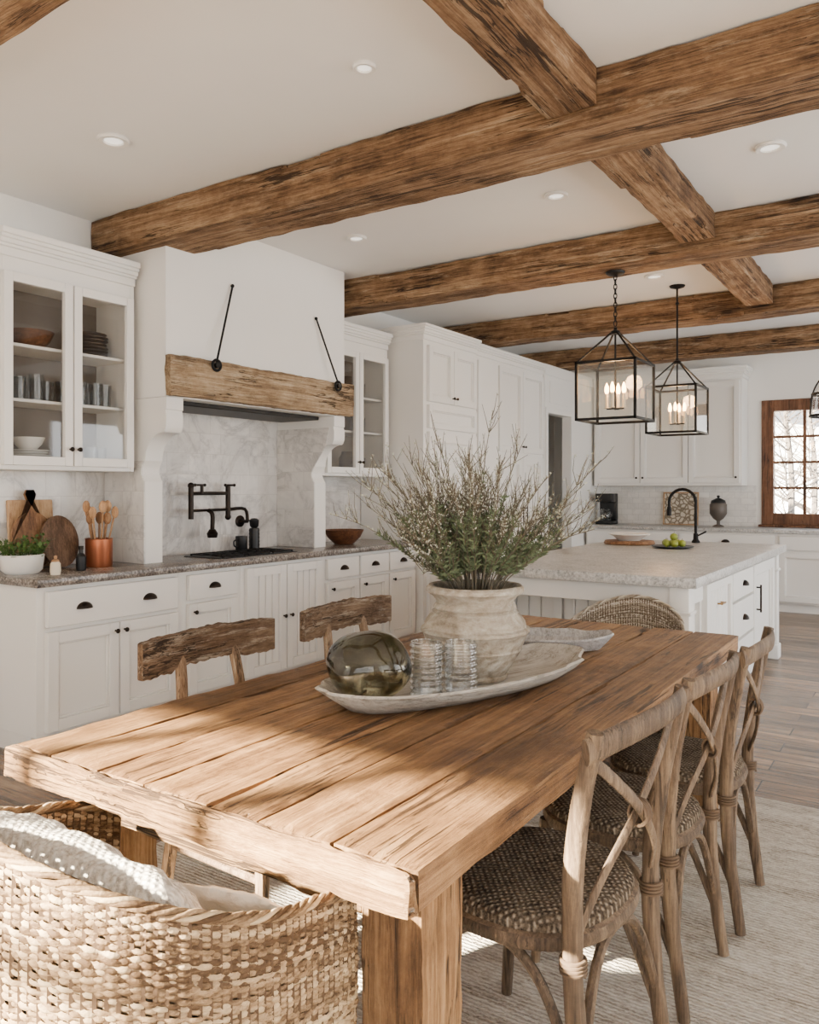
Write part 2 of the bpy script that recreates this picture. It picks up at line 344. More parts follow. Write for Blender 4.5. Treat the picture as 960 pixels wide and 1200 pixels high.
# ---------------------------------------------------------------- room shell
CEIL=3.1; XL=-4.5; XR=3.2; YN=-2.2; YB=10.45
struct('floor',MB().box(XL-.12,XR+.12,YN-.12,YB+.12,-.1,0,0),M['floor'])
struct('ceiling',MB().box(XL-.12,XR+.12,YN-.12,YB+.12,CEIL,CEIL+.1,0),M['ceiling'])
def wall(axis,p0,p1,a0,a1,holes):
    mb=MB()
    def bx(u0,u1,z0,z1):
        if u1-u0<1e-4 or z1-z0<1e-4: return
        if axis=='X': mb.box(p0,p1,u0,u1,z0,z1,0)
        else: mb.box(u0,u1,p0,p1,z0,z1,0)
    c=a0
    for h0,h1,z0,z1 in sorted(holes):
        bx(c,h0,0,CEIL); bx(h0,h1,0,z0); bx(h0,h1,z1,CEIL); c=h1
    bx(c,a1,0,CEIL); return mb
struct('wall_left',wall('X',XL-.12,XL,YN-.12,YB+.12,[]),M['plaster'])
WX0,WX1,WZ0,WZ1=-1.77,-.55,.98,2.44
struct('wall_back',wall('Y',YB,YB+.12,XL,XR,[(WX0,WX1,WZ0,WZ1)]),M['plaster'])
NH=[(-4.1,-2.3,.55,2.82),(-1.4,2.6,.3,2.45)]
struct('wall_near',wall('Y',YN-.12,YN,XL,XR,NH),M['plaster'])
RH=[(-1.4,1.6,.3,2.45),(3.0,6.0,.3,2.45),(7.2,9.4,.3,2.45)]
struct('wall_right',wall('X',XR,XR+.12,YN-.12,YB+.12,RH),M['plaster'])
struct('baseboard_left',MB().box(XL,XL+.015,YN,2.34,0,.14),M['white'])
struct('baseboard_back',MB().box(.75,XR,YB-.015,YB,0,.14),M['white'])
w=bpy.data.objects.new('window_1',None); COL.objects.link(w); w.location=(WX0,YB,WZ0); w['kind']='structure'; ORG[w.name]=Vector(w.location)
mb=MB(); f=.115
for a in ((WX0-.02,WX0+f,WZ0-.02,WZ1+.02),(WX1-f,WX1+.02,WZ0-.02,WZ1+.02)): mb.box(a[0],a[1],YB-.025,YB+.1,a[2],a[3],.004)
for z in ((WZ0-.02,WZ0+f),(WZ1-f,WZ1+.02)): mb.box(WX0+f,WX1-f,YB-.025,YB+.1,z[0],z[1],.004)
mb.box(WX0-.05,WX1+.05,YB-.06,YB-.001,WZ0-.05,WZ0-.02,.004)
mb.build('window_frame',M['winwood'],w)
mb=MB()
for i in (1,2):
    x=WX0+f+(WX1-WX0-2*f)*i/3; mb.box(x-.018,x+.018,YB+.03,YB+.07,WZ0+f,WZ1-f,.003)
for i in (1,2,3):
    z=WZ0+f+(WZ1-WZ0-2*f)*i/4; mb.box(WX0+f,WX1-f,YB+.032,YB+.068,z-.015,z+.015,.003)
mb.build('window_muntins',M['winwood'],w)
MB().box(WX0+f,WX1-f,YB+.046,YB+.052,WZ0+f,WZ1-f,0).build('window_pane',M['pane'],w)
# windows of the unseen near wall (the sun comes in through the first)
for n_,(h0,h1,z0,z1) in enumerate(NH):
    mb=MB()
    for x in (h0,h1-.05): mb.box(x,x+.05,YN-.1,YN-.02,z0,z1)
    for z in (z0,z1-.05): mb.box(h0+.05,h1-.05,YN-.1,YN-.02,z,z+.05)
    k=3 if n_==0 else 6
    for i in range(1,k):
        x=h0+(h1-h0)*i/k; mb.box(x-.032,x+.032,YN-.08,YN-.04,z0+.05,z1-.05)
    for i in range(1,4):
        z=z0+(z1-z0)*i/4; mb.box(h0+.05,h1-.05,YN-.079,YN-.041,z-.022,z+.022)
    struct('window_%d'%(n_+2),mb,M['white'])
# outdoors beyond the back window
struct('trim_1',MB().box(-16,10,YB+.2,45,-.35,-.3,0),M['snow'])
mb=MB(); rings=[]
for i in range(26):
    x=-24+i*1.6; rings.append([(x,26+2*noise.noise(Vector((x*.2,0,3))),-.3),(x,30,2.2+1.2*noise.noise(Vector((x*.25,1,0)))),(x,38,4.0+1.5*noise.noise(Vector((x*.2,5,0)))),(x,44,4.4)])
mb.loft(rings,False); struct('trim_2',mb,M['snow'])
def tree(x,y,h,label,seed):
    g=random.Random(seed); t=thing('bare_tree',label,'tree',(x,y,-.3),'bare trees outside the window')
    mb=MB(); mb.tube(cr([(x,y,-.3),(x+.08,y,h*.35),(x-.05,y+.1,h*.7),(x+.05,y,h)],4),[.07-.005*i for i in range(13)],7); mb.build('trunk',M['bark'],t)
    mb=MB()
    for i in range(60):
        z=h*g.uniform(.12,.95); a=g.uniform(0,2*PI); L=g.uniform(.5,1.3)
        p=Vector((x,y,z)); d=Vector((cos(a),sin(a),.5)); pts=[p,p+d*L*.5,p+d*L+Vector((0,0,.15))]; mb.tube(pts,[.018,.011,.004],4)
        for j in range(5):
            q=pts[1]+(pts[2]-pts[1])*g.random(); mb.tube([q,q+Vector((g.uniform(-.4,.4),g.uniform(-.4,.4),g.uniform(0,.4)))],.006,3)
    mb.build('branches',M['bark'],t)
tree(xon(922,14.5),14.5,4.2,'bare winter tree seen through the left panes of the wooden window',1)
tree(xon(950,17),17,4.6,'bare winter tree seen through the right panes of the wooden window',2)
# tile backsplashes
struct('trim_3',MB().box(XL,XL+.008,2.37,5.94,.93,1.52,0),M['tileL'])
struct('trim_4',MB().box(XL+.008,XL+.014,3.31,4.85,.93,1.985,0),M['tileL'])
struct('trim_5',MB().box(-3.78,-1.85,YB-.008,YB,.93,1.44,0),M['tileB'])
# ---------------------------------------------------------------- beams
ZB=2.87
def beam(axis,a0,a1,b0,b1,z0,label,seed):
    mb=MB()
    if axis=='X': mb.rough(a0,a1,b0,b1,z0,CEIL-.004,.027,.009,1.7,.0055,seed,amp2=.0052,chip=3.0)
    else: mb.rough(b0,b1,a0,a1,z0,CEIL-.004,.027,.009,1.7,.0055,seed,amp2=.0052,chip=3.0)
    org=((a0+a1)/2,(b0+b1)/2,z0) if axis=='X' else ((b0+b1)/2,(a0+a1)/2,z0)
    single('ceiling_beam',mb,M['beam'+axis],label,'beam',org,'rough hewn ceiling beams',ang=22)
beam('X',XL+.01,XR-.01,1.12,1.46,ZB,'rough ceiling beam showing only a corner at the top left of the view',1)
beam('X',XL+.01,XR-.01,3.1,3.46,ZB,'largest rough-hewn ceiling beam, running over the left glass cabinet and hood',2)
beam('X',XL+.01,XR-.01,5.13,5.45,ZB,'rough ceiling beam starting behind the plaster hood, with the chain lantern below it',3)
beam('X',XL+.01,XR-.01,7.2,7.5,ZB,'rough ceiling beam directly above the tall white pantry, third from the left glass cabinet',4)
beam('X',XL+.01,XR-.01,9.2,9.48,ZB,'farthest ceiling beam, close to the back wall cabinets and window',5)
beam('Y',1.48,3.085,-1.36,-1.14,2.93,'short nearest cross beam meeting the front of the largest beam at the top',6)
beam('Y',3.48,5.115,-1.36,-1.14,2.93,'short cross beam between the largest beam and the chain lantern beam',7)
beam('Y',5.47,7.185,-1.36,-1.14,2.93,'short small looking cross beam above the two square lanterns',8)
spots=[((133,163),.078,'recessed ceiling light above the left glass cabinet'),((427,77),.05,'recessed ceiling light beside the nearest short cross beam'),((652,228),.07,'recessed ceiling light between the largest beam and second beam, near the second cross beam'),
((903,171),.075,'recessed ceiling light right of the second cross beam'),((418,278),.07,'recessed ceiling light over the plaster hood'),((767,323),.08,'recessed ceiling light beside the top of the rod lantern')]
for (px,py),rr,lab in spots:
    x,y=onz(px,py,CEIL); t=thing('ceiling_light',lab,'ceiling light',(x,y,CEIL),'recessed ceiling lights')
    MB().lathe([(rr*.58,0),(rr*.95,0),(rr,-.008),(rr*.9,-.016),(rr*.62,-.014),(rr*.58,-.004)],(x,y,CEIL),28).build('trim_ring',M['white'],t)
    MB().lathe([(0,-.001),(rr*.57,-.001),(rr*.57,-.006),(rr*.3,-.007),(0,-.007)],(x,y,CEIL),24).build('lens',M['lens'],t)
# ---------------------------------------------------------------- cabinets
def fbox(mb,face,a0,a1,z0,z1,pos,d0,d1,b=.002):
    if face=='+X': mb.box(pos+d0,pos+d1,a0,a1,z0,z1,b)
    else: mb.box(a0,a1,pos-d1,pos-d0,z0,z1,b)
def FM(face,a,z,pos):
    if face=='+X': return Matrix(((0,1,0,pos),(1,0,0,a),(0,0,1,z),(0,0,0,1)))
    return Matrix(((1,0,0,a),(0,-1,0,pos),(0,0,1,z),(0,0,0,1)))
def pull(kind,face,a,z,pos,par):
    mx=FM(face,a,z,pos); mb=MB()
    if kind=='cup':
        rg=[[(.048*cos(PI*i/16),.032*sin(PI*i/16)*cos(PI/2*j/7)+.0005,.036*sin(PI*i/16)*sin(PI/2*j/7)-.014) for i in range(17)] for j in range(8)]
        mb.loft(rg,False,M=mx); return mb.build('cup_pull',M['bronze'],par)
    if kind=='knob':
        mb.tube([(0,0,0),(0,.018,0)],.006,8,M=mx); mb.ball((0,.024,0),.014,12,1,.7,1,M=mx); return mb.build('knob',M['bronze'],par)
    if kind=='bar':
        mb.tube([(0,.03,-.1),(0,.03,.1)],.007,8,M=mx)
        for q in (-.08,.08): mb.tube([(0,0,q),(0,.03,q)],.006,8,M=mx)
        return mb.build('bar_handle',M['bronze'],par)
    if kind=='brassbar':
        mb.tube([(-.05,.026,0),(.05,.026,0)],.006,8,M=mx)
        for q in (-.04,.04): mb.tube([(q,0,0),(q,.026,0)],.005,8,M=mx)
        return mb.build('bar_handle',M['brass'],par)
def front(root,face,pos,kind,a0,a1,z0,z1,h=None,ha=None,hz=None,rail=.06,h2=None):
    mb=MB(); g=.0045; a0+=g;a1-=g;z0+=g;z1-=g; t=.034
    if kind=='slab': fbox(mb,face,a0,a1,z0,z1,pos,0,t,.004)
    else:
        r=min(rail,(a1-a0)*.25,(z1-z0)*.28)
        fbox(mb,face,a0,a0+r,z0,z1,pos,0,t); fbox(mb,face,a1-r,a1,z0,z1,pos,0,t)
        fbox(mb,face,a0+r,a1-r,z0,z0+r,pos,0,t); fbox(mb,face,a0+r,a1-r,z1-r,z1,pos,0,t)
        if kind=='plank':
            k=max(2,round((a1-a0-2*r)/.075)); wd=(a1-a0-2*r)/k
            for i in range(k): fbox(mb,face,a0+r+i*wd+.003,a0+r+(i+1)*wd-.003,z0+r,z1-r,pos,.001,.016,.006)
        elif kind in('door','drawer'):
            fbox(mb,face,a0+r,a1-r,z0+r,z1-r,pos,.001,.006,0)
            e=.012
            fbox(mb,face,a0+r,a0+r+e,z0+r,z1-r,pos,.006,.02,.004); fbox(mb,face,a1-r-e,a1-r,z0+r,z1-r,pos,.006,.02,.004)
            fbox(mb,face,a0+r+e,a1-r-e,z0+r,z0+r+e,pos,.006,.02,.004); fbox(mb,face,a0+r+e,a1-r-e,z1-r-e,z1-r,pos,.006,.02,.004)
    nm='drawer' if kind in('drawer','slab') else 'door'
    o=mb.build(nm,M['white'],root)
    if kind=='glass':
        m2=MB(); fbox(m2,face,a0+r,a1-r,z0+r,z1-r,pos,.009,.013,0); m2.build('pane',M['cabglass'],o)
    fp=pos+(t if face=='+X' else -t)
    if h2:
        for q in h2: pull(h,face,q,(z0+z1)/2,fp,o)
    elif h: pull(h,face,ha if ha is not None else (a0+a1)/2,hz if hz is not None else (z0+z1)/2,fp,o)
    return o
def crown(root,face,a0,a1,z,pos,back,h=.14,fl=.065,ends=(0,0)):
    mb=MB()
    for d1,z0,z1 in [(.014,0,.045),(.03,.045,.06),(.044,.06,.085),(.054,.085,.105),(fl,.105,h)]:
        if face=='+X': mb.box(back,pos+d1,a0-d1*ends[0],a1+d1*ends[1],z+z0,z+z1,.005,2)
        else: mb.box(a0-d1*ends[0],a1+d1*ends[1],pos-d1,back,z+z0,z+z1,.005,2)
    mb.build('crown',M['white'],root)
def cabinet(name,label,cat,face,a0,a1,z0,z1,back,pos,fronts,toe=.1,cr_=None,group=None,ends=(0,0)):
    loc=((back+pos)/2,(a0+a1)/2,z0) if face=='+X' else ((a0+a1)/2,(back+pos)/2,z0)
    t=thing(name,label,cat,loc,group); mb=MB()
    if face=='+X': mb.box(back,pos,a0,a1,z0+toe,z1,.002)
    else: mb.box(a0,a1,pos,back,z0+toe,z1,.002)
    mb.build('body',M['white'],t)
    if toe:
        mb=MB()
        if face=='+X': mb.box(back,pos-.05,a0+.001,a1-.001,z0,z0+toe,0)
        else: mb.box(a0+.001,a1-.001,pos+.05,back,z0,z0+toe,0)
        mb.build('toe_kick',M['white'],t)
    for f_ in fronts: front(t,face,pos,*f_[0:5],**(f_[5] if len(f_)>5 else {}))
    if cr_: crown(t,face,a0,a1,z1,pos,back,cr_,.065,ends)
    return t
XF=-3.885; CT=.93
Y0,Y1,Y2,Y3,Y4=2.37,3.29,3.815,4.66,5.94
m_=(Y0+Y1)/2+.02
cabinet('base_cabinet','white base cabinet at the near left end with one wide two-pull drawer over two doors','cabinet','+X',Y0,Y1,0,.885,XL+.01,XF,
 [('slab',Y0+.04,Y1-.02,.665,.865,dict(h='cup',h2=(Y0+.255,Y1-.235))),('door',Y0+.04,m_,.12,.65,dict(h='knob',ha=m_-.03,hz=.6)),('door',m_,Y1-.02,.12,.65,dict(h='knob',ha=m_+.03,hz=.6))])
cabinet('base_cabinet','narrow white base cabinet with a single cup-pull drawer, left of plank doors','cabinet','+X',Y1,Y2,0,.885,XL+.01,XF,
 [('slab',Y1+.06,Y2-.05,.70,.865,dict(h='cup')),('door',Y1+.06,Y2-.05,.12,.685,dict(h='knob',ha=Y1+.1,hz=.63))])
m_=(Y2+Y3)/2
cabinet('base_cabinet','white base cabinet with tall plank doors under the range hood','cabinet','+X',Y2,Y3,0,.885,XL+.01,XF,
 [('plank',Y2+.03,m_,.12,.865,dict(h='knob',ha=m_-.035,hz=.5)),('plank',m_,Y3-.03,.12,.865,dict(h='knob',ha=m_+.035,hz=.5))])
a,b=Y3+.03,Y4-.02; q=(b-a)/3
cabinet('base_cabinet','white base cabinet with three drawers between the plank doors and tall pantry','cabinet','+X',Y3,Y4,0,.885,XL+.01,XF,
 [x for i in range(3) for x in (('slab',a+i*q,a+(i+1)*q-.01,.70,.865,dict(h='cup')),('door',a+i*q,a+(i+1)*q-.01,.12,.685,dict(h='knob',ha=a+i*q+.05,hz=.63)))])
single('countertop',MB().box(XL+.016,XF+.055,Y0-.03,Y4+.005,.887,CT,.006,2),M['granite'],'brown grey granite countertop along the left wall under the hood','countertop',(XF-.3,4.1,.887))
def glass_cab(ya,yb,label,z0=1.5,zs=(1.89,2.19)):
    t=thing('glass_cabinet',label,'cabinet',(XL+.18,(ya+yb)/2,z0)); xf=-4.14; mb=MB()
    mb.box(XL+.022,xf,ya,ya+.03,z0,2.64); mb.box(XL+.022,xf,yb-.03,yb,z0,2.64); mb.box(XL+.022,xf,ya+.03,yb-.03,z0,z0+.035); mb.box(XL+.022,xf,ya+.03,yb-.03,2.55,2.64)
    mb.build('body',M['white'],t)
    MB().box(XL+.01,XL+.021,ya,yb,z0,2.64,0).build('back_panel',M['taupe'],t)
    for z in zs: MB().box(XL+.024,xf-.03,ya+.031,yb-.031,z-.018,z).build('shelf',M['white'],t)
    m=(ya+yb)/2
    front(t,'+X',xf,'glass',ya+.02,m,z0+.02,2.56,h='knob',ha=m-.025,hz=z0+.12,rail=.05)
    front(t,'+X',xf,'glass',m,yb-.02,z0+.02,2.56,h='knob',ha=m+.025,hz=z0+.12,rail=.05)
    crown(t,'+X',ya,yb,2.64,xf,XL+.01,.14,.065)
    return t
glass_cab(2.3,3.165,'white glass-front wall cabinet left of the hood holding bowls and plates')
glass_cab(4.975,5.88,'white glass-front wall cabinet between the hood and tall pantry')
def tumbler(x,y,z,label,group,r=.034,h=.095):
    single('tumbler',MB().lathe([(0,0),(r*.85,0),(r,h),(r*.93,h),(r*.8,.008),(0,.008)],(x,y,z),18),M['tumbler'],label,'glass',(x,y,z),group)
def plates(x,y,z,n,r,mat,label,group,dz=.012):
    p=None
    for i in range(n):
        if p is None:
            p=single('plate',MB().lathe([(0,0),(r*.55,0),(r*.6,.003),(r,.02),(r*1.01,.023),(r*.99,.024),(r*.6,.008),(0,.006)],(x,y,z),32),mat,label%'bottom','plate',(x,y,z),group)
        else:
            k=['bottom','second','third','fourth','fifth','sixth','seventh','eighth','ninth'][i] if i<n-1 else 'top'
            dup(p,None,(x+.004*((i*5)%3-1),y+.004*((i*7)%3-1),z+i*dz),label=label%k)
def bowl(x,y,z,r,h,mat,label,name='bowl',group=None):
    return single(name,MB().lathe([(0,0),(r*.45,0),(r*.5,.006),(r*.82,h*.5),(r,h),(r*.95,h),(r*.76,h*.52),(r*.42,.016),(0,.012)],(x,y,z),32),mat,label,'bowl',(x,y,z),group)
bowl(-4.325,2.60,2.191,.13,.1,M['bowlwood'],'dark turned wooden bowl on the top shelf of the left glass cabinet')
plates(-4.33,2.985,2.191,7,.105,M['grey_china'],'grey plate, %s of the stack on the top shelf of the glass cabinet','grey plates on the top shelf',.021)
for i,(y,r,h) in enumerate(((2.5,.036,.13),(2.585,.04,.15),(2.67,.036,.12))): tumbler(-4.27+.03*(i%2),y,1.891,['clear drinking glass, leftmost on the middle shelf of the left glass cabinet','clear drinking glass, second from the left on the cabinet\'s middle shelf','clear drinking glass beside the middle stile on the cabinet\'s middle shelf'][i],'glasses in the left glass cabinet',r,h)
for i,y in enumerate((2.88,2.965,3.05)): tumbler(-4.27+.03*(i%2),y,1.891,['clear drinking glass behind the left side of the right glass door, middle shelf','clear drinking glass in the centre behind the right glass door, middle shelf','clear drinking glass nearest the hood on the middle shelf'][i],'glasses in the left glass cabinet',.04,.14)
for i,y in enumerate((2.53,2.62,2.84,2.925,3.01)): tumbler(-4.39,y,1.891,'clear drinking glass in the back row on the middle shelf, left glass cabinet','back row of glasses on the middle shelf',.037,.15)
for i,y in enumerate((2.87,2.955,3.04)): tumbler(-4.3+.03*(i%2),y,1.537,['clear drinking glass behind the left side of the right glass door, lowest shelf','clear drinking glass in the centre behind the right glass door, lowest shelf','clear drinking glass nearest the hood on the lowest shelf'][i],'glasses in the left glass cabinet',.04,.11)
plates(-4.32,2.585,1.537,5,.115,M['china'],'white plate, %s of the stack on the lowest cabinet shelf','white plates on the lowest shelf',.014)
bowl(-4.32,2.585,1.537+4*.014+.02,.09,.075,M['china'],'white china bowl on top of the white plates in the glass cabinet')
for i,(y,z,l) in enumerate(((5.5,1.537,'lowest'),(5.5,1.891,'middle'),(5.5,2.191,'top'))):
    single('jar',MB().lathe([(0,0),(.06,0),(.075,.05),(.075,.12),(.05,.16),(.05,.18),(.042,.18),(.06,.12),(0,.01)],(-4.3,y,z),22),M['grey_china'],'grey jar on the %s shelf of the cabinet right of the hood'%l,'jar',(-4.3,y,z),'jars in the far glass cabinet')
    tumbler(-4.27,5.66,z,'clear drinking glass beside the grey jar on the %s shelf, right cabinet'%l,'glasses in the far glass cabinet',.04,.13)
# ---------------------------------------------------------------- range hood
HA,HB=3.21,4.95
t=thing('range_hood','plaster range hood with a rough wooden mantel and carved corbels','range hood',(-4.2,4.08,CT))
MB().prism([(HA,1.957),(HB,1.957),(HB,CEIL-.002),(3.432,CEIL-.002),(3.432,ZB+.022),(HA,ZB+.012)],'X',XL+.016,-3.9).build('chimney',M['plaster'],t,smooth=False)
MB().rough(-3.9,-3.842,HA-.012,HB+.06,1.96,2.213,.02,.007,4,.006,9,amp2=.005,chip=2.4).build('mantel',M['mantel'],t,ang=22)
MB().box(-4.42,-4.02,HA+.16,HB-.16,1.928,1.957,.006).build('liner',M['dark'],t)
CX0=-4.09
prof=[(XL+.016,CT+.001),(CX0,CT+.001),(CX0,1.44)]
prof+=[(CX0-.03*sin(PI*i/8),1.44+.13*i/8) for i in range(1,9)]
prof+=[(CX0+.17*(1-cos(PI/2*i/10)),1.57+.17*sin(PI/2*i/10)) for i in range(1,11)]
prof+=[(-3.91,1.75),(-3.897,1.78),(-3.895,1.84),(-3.905,1.875),(-3.895,1.88),(-3.895,1.955),(XL+.016,1.955)]
for a in (HA,HB-.13): MB().prism(prof,'Y',a,a+.13).build('corbel',M['white'],t,ang=30)
for a in (HA-.008,HB-.138): MB().prism([(XL+.016,CT+.001),(CX0-.003,CT+.001),(CX0-.003,1.44)]+[(CX0-.003-.03*sin(PI*i/8),1.44+.13*i/8) for i in range(1,9)]+([(-3.975,1.73),(-3.94,1.87),(XL+.016,1.87)] if a>4 else [(XL+.016,1.57)]),'Y',a,a+.0075).build('marble_cheek',M['tileS'],t)
def hook(p0,p1,label):
    t=thing('iron_hook',label,'iron hook',(-3.9,p1[0],p1[1]),'iron hooks on the hood')
    MB().tube([(-3.885,p0[0],p0[1]),(-3.82,p1[0],p1[1])],.007,8).ball((-3.886,p0[0],p0[1]),.013,10).build('rod',M['iron'],t)
    c=(-3.82,p1[0],p1[1]-.02); mb=MB(); mb.tube([(c[0],c[1]+.034*cos(2*PI*i/24),c[2]+.034*sin(2*PI*i/24)) for i in range(24)],.009,8,closed=True); mb.tube([(c[0]-.014,c[1],c[2]),(c[0]+.015,c[1],c[2])],.018,12); mb.build('ring',M['iron'],t)
hook((3.745,2.735),(3.545,2.2),'longer slanting iron rod with ring on the left of the hood')
hook((4.594,2.67),(4.775,2.2),'shorter slanting iron rod with ring on the right of the hood')
# pot filler
yf=yon(262,-4.45)
t=thing('pot_filler','dark bronze jointed pot filler tap on the marble splashback under the hood','tap',(XL+.014,yf,1.3))
def zz(py,y,X=-4.42): return CH+(HY-py)*(-sA*X+cA*y)/FP
ya,yb,yc=yon(217,-4.42),yon(265,-4.42),yon(288,-4.42)
z1,z2,z3=zz(578,yf),zz(597,yf),zz(612,yf)
MB().lathe([(0,0),(.045,0),(.045,.01),(.03,.016),(0,.016)],n=20,M=Matrix.Translation((XL+.014,yc,z3))@Matrix.Rotation(PI/2,4,'Y')).tube([(XL+.02,yc,z3),(-4.4,yc,z3)],.013,10).build('wall_mount',M['bronze'],t)
MB().tube(cr([(-4.4,yc,z3),(-4.4,yc-.03,z2),(-4.4,yb,z2)],4),.013,10).tube([(-4.4,yb,z2-.05),(-4.4,yb,z1+.06)],.019,10).ball((-4.4,yb,z2-.055),.024,10).build('lower_arm',M['bronze'],t)
MB().tube([(-4.4,yb,z1),(-4.36,ya,z1)],.013,10).tube([(-4.4,yb,z2),(-4.36,ya,z2)],.01,10).tube([(-4.36,ya,z2-.06),(-4.36,ya,z1+.05)],.019,10).ball((-4.36,ya,z1+.055),.024,10).tube([(-4.36,ya+.1,z1),(-4.36,ya+.1,z1+.06)],.012,8).build('upper_arm',M['bronze'],t)
MB().tube(cr([(-4.36,ya+.16,z2),(-4.33,ya+.17,z2-.03),(-4.33,ya+.17,z3-.05)],4),.016,10).lathe([(0,0),(.034,.0),(.04,.03),(.022,.06),(0,.06)],(-4.33,ya+.17,z3-.1),14).build('spout',M['bronze'],t)
mb=MB()
for (y,z) in ((yb,z1+.06),(ya+.1,z1+.06)): mb.tube([(-4.38,y-.045,z),(-4.38,y+.045,z)],.008,8).ball((-4.38,y-.045,z),.012,8).ball((-4.38,y+.045,z),.012,8)
mb.build('cross_handle',M['bronze'],t)
# cooktop set into the worktop
t=thing('cooktop','low black gas cooktop with iron grates set in the worktop under the hood','cooktop',(-4.1,4.08,CT))
MB().box(-4.31,-3.95,3.7,4.46,CT,CT+.006,.002).build('plate',M['black'],t)
for yy in (3.84,4.08,4.32):
    mb=MB()
    for xx in (-4.28,-4.19,-4.1,-4.02,-3.97): mb.box(xx-.005,xx+.005,yy-.1,yy+.1,CT+.011,CT+.019,.002)
    for dy in (-.1,0,.1): mb.box(-4.285,-3.965,yy+dy-.005,yy+dy+.005,CT+.011,CT+.019,.002)
    for xx in (-4.28,-3.97):
        for dy in (-.1,.1): mb.box(xx-.005,xx+.005,yy+dy-.005,yy+dy+.005,CT+.006,CT+.012,0)
    mb.build('grate',M['iron'],t)
# ---------------------------------------------------------------- things on the left worktop
x,y=-4.375,yon(298,-4.375); t=thing('pepper_mill','tall black ribbed pepper mill on the worktop under the hood','pepper mill',(x,y,CT))
MB().lathe([(0,0),(.042,0)]+[(.042-.003*(i%2),.008+.014*i) for i in range(11)]+[(.036,.165),(0,.165)],(x,y,CT),18).build('body',M['black'],t)
MB().lathe([(0,.165),(.02,.165),(.034,.18),(.038,.225),(.022,.238),(0,.24)],(x,y,CT),18).build('cap',M['black'],t)
x,y=-4.365,yon(283,-4.365); t=thing('mug','short black mug beside the tall black pepper mill','mug',(x,y,CT))
MB().lathe([(0,0),(.04,0),(.044,.01),(.044,.11),(.039,.11),(.037,.01),(0,.01)],(x,y,CT),22).build('cup',M['black'],t)
MB().tube(cr([(x,y-.042,CT+.085),(x,y-.075,CT+.075),(x,y-.072,CT+.04),(x,y-.042,CT+.028)],4),.006,8).build('handle',M['black'],t)
bowl(-4.17,yon(403,-4.17),CT+.001,.17,.12,M['bowlwood'],'brown wooden bowl on the worktop right of the hood')
def lean(y,x,tilt,rx=0): return Matrix.Translation((x,y,CT+.002))@Matrix.Rotation(-tilt,4,'Y')@Matrix.Rotation(rx,4,'X')
def paddle(ry,rz,hh,hw=.022):
    p=[]; a0=math.asin(min(1,hw/ry))
    for i in range(33):
        a=-PI/2*3+a0+(2*PI-2*a0)*i/32; p.append((ry*cos(a),rz+rz*sin(a)))
    if not hh: return p
    e=[(hw,2*rz+hh*.6),(hw*1.35,2*rz+hh*.8),(hw*.9,2*rz+hh),(-hw*.9,2*rz+hh),(-hw*1.35,2*rz+hh*.8),(-hw,2*rz+hh*.6)]
    return p+e[::-1]
single('cutting_board',MB().box(-.012,.012,-.14,.14,0,.40,.006,2,M=lean(2.69,-4.447,.085)),M['boardL'],'light rectangular cutting board at the back of the leaning boards','cutting board',(-4.43,2.69,CT))
single('cutting_board',MB().prism(paddle(.135,.165,.13,.025),'X',-.01,.01,M=lean(2.665,-4.385,.12)),M['board'],'brown round paddle cutting board with a handle, leaning on tiles','cutting board',(-4.39,2.66,CT))
single('cutting_board',MB().prism(paddle(.12,.155,0,.008),'X',-.01,.01,M=lean(2.80,-4.32,.2)),M['boardD'],'dark oval cutting board leaning in front of the round paddle board','cutting board',(-4.32,2.79,CT))
x,y=-4.2,yon(116,-4.2); single('utensil_crock',MB().lathe([(0,0),(.074,0),(.078,.01),(.078,.165),(.082,.17),(.074,.17),(.072,.015),(0,.012)],(x,y,CT),28),M['copper'],'copper crock holding wooden spoons on the left worktop','crock',(x,y,CT))
for i in range(9):
    a=2*PI*i/9+.4; k=.6+.4*((i*5)%3)/2; bx,by=x+.025*cos(a)*k,y+.025*sin(a)*k; ex,ey=x+.085*cos(a)*k,y+.085*sin(a)*k; h=.26+.035*(i%3)
    mb=MB(); mb.tube([(bx,by,CT+.015),(ex,ey,CT+h)],.006,7)
    d=Vector((ex-bx,ey-by,h-.015)).normalized(); c=Vector((ex,ey,CT+h))+d*.03
    mb.ball(c,.025,12,.5 if i%2 else .9,1,1.5)
    single('wooden_spoon',mb,M['spoon' if i%3 else 'board'],'wooden spoon standing in the copper crock on the left worktop','spoon',(bx,by,CT+.015),'wooden spoons in the copper crock')
x,y=-4.08,yon(95,-4.08); t=thing('oil_bottle','small black bottle between the cutting boards and copper crock','bottle',(x,y,CT))
MB().lathe([(0,0),(.026,0),(.028,.01),(.028,.08),(.012,.1),(.012,.12),(0,.12)],(x,y,CT),16).build('body',M['black'],t); MB().lathe([(0,.12),(.014,.12),(.014,.14),(0,.14)],(x,y,CT),12).build('cap',M['bronze'],t)
x,y=-4.22,2.49; single('planter',MB().lathe([(0,0),(.085,0),(.105,.02),(.115,.1),(.11,.105),(.1,.1),(.09,.06),(0,.055)],(x,y,CT),32),M['china'],'low white round planter at the left end of the worktop','planter',(x,y,CT))
t=thing('herb_plant','small leafy green plant growing in the low white planter','plant',(x,y,CT+.056)); g=random.Random(3)
ms=MB(); ml=MB()
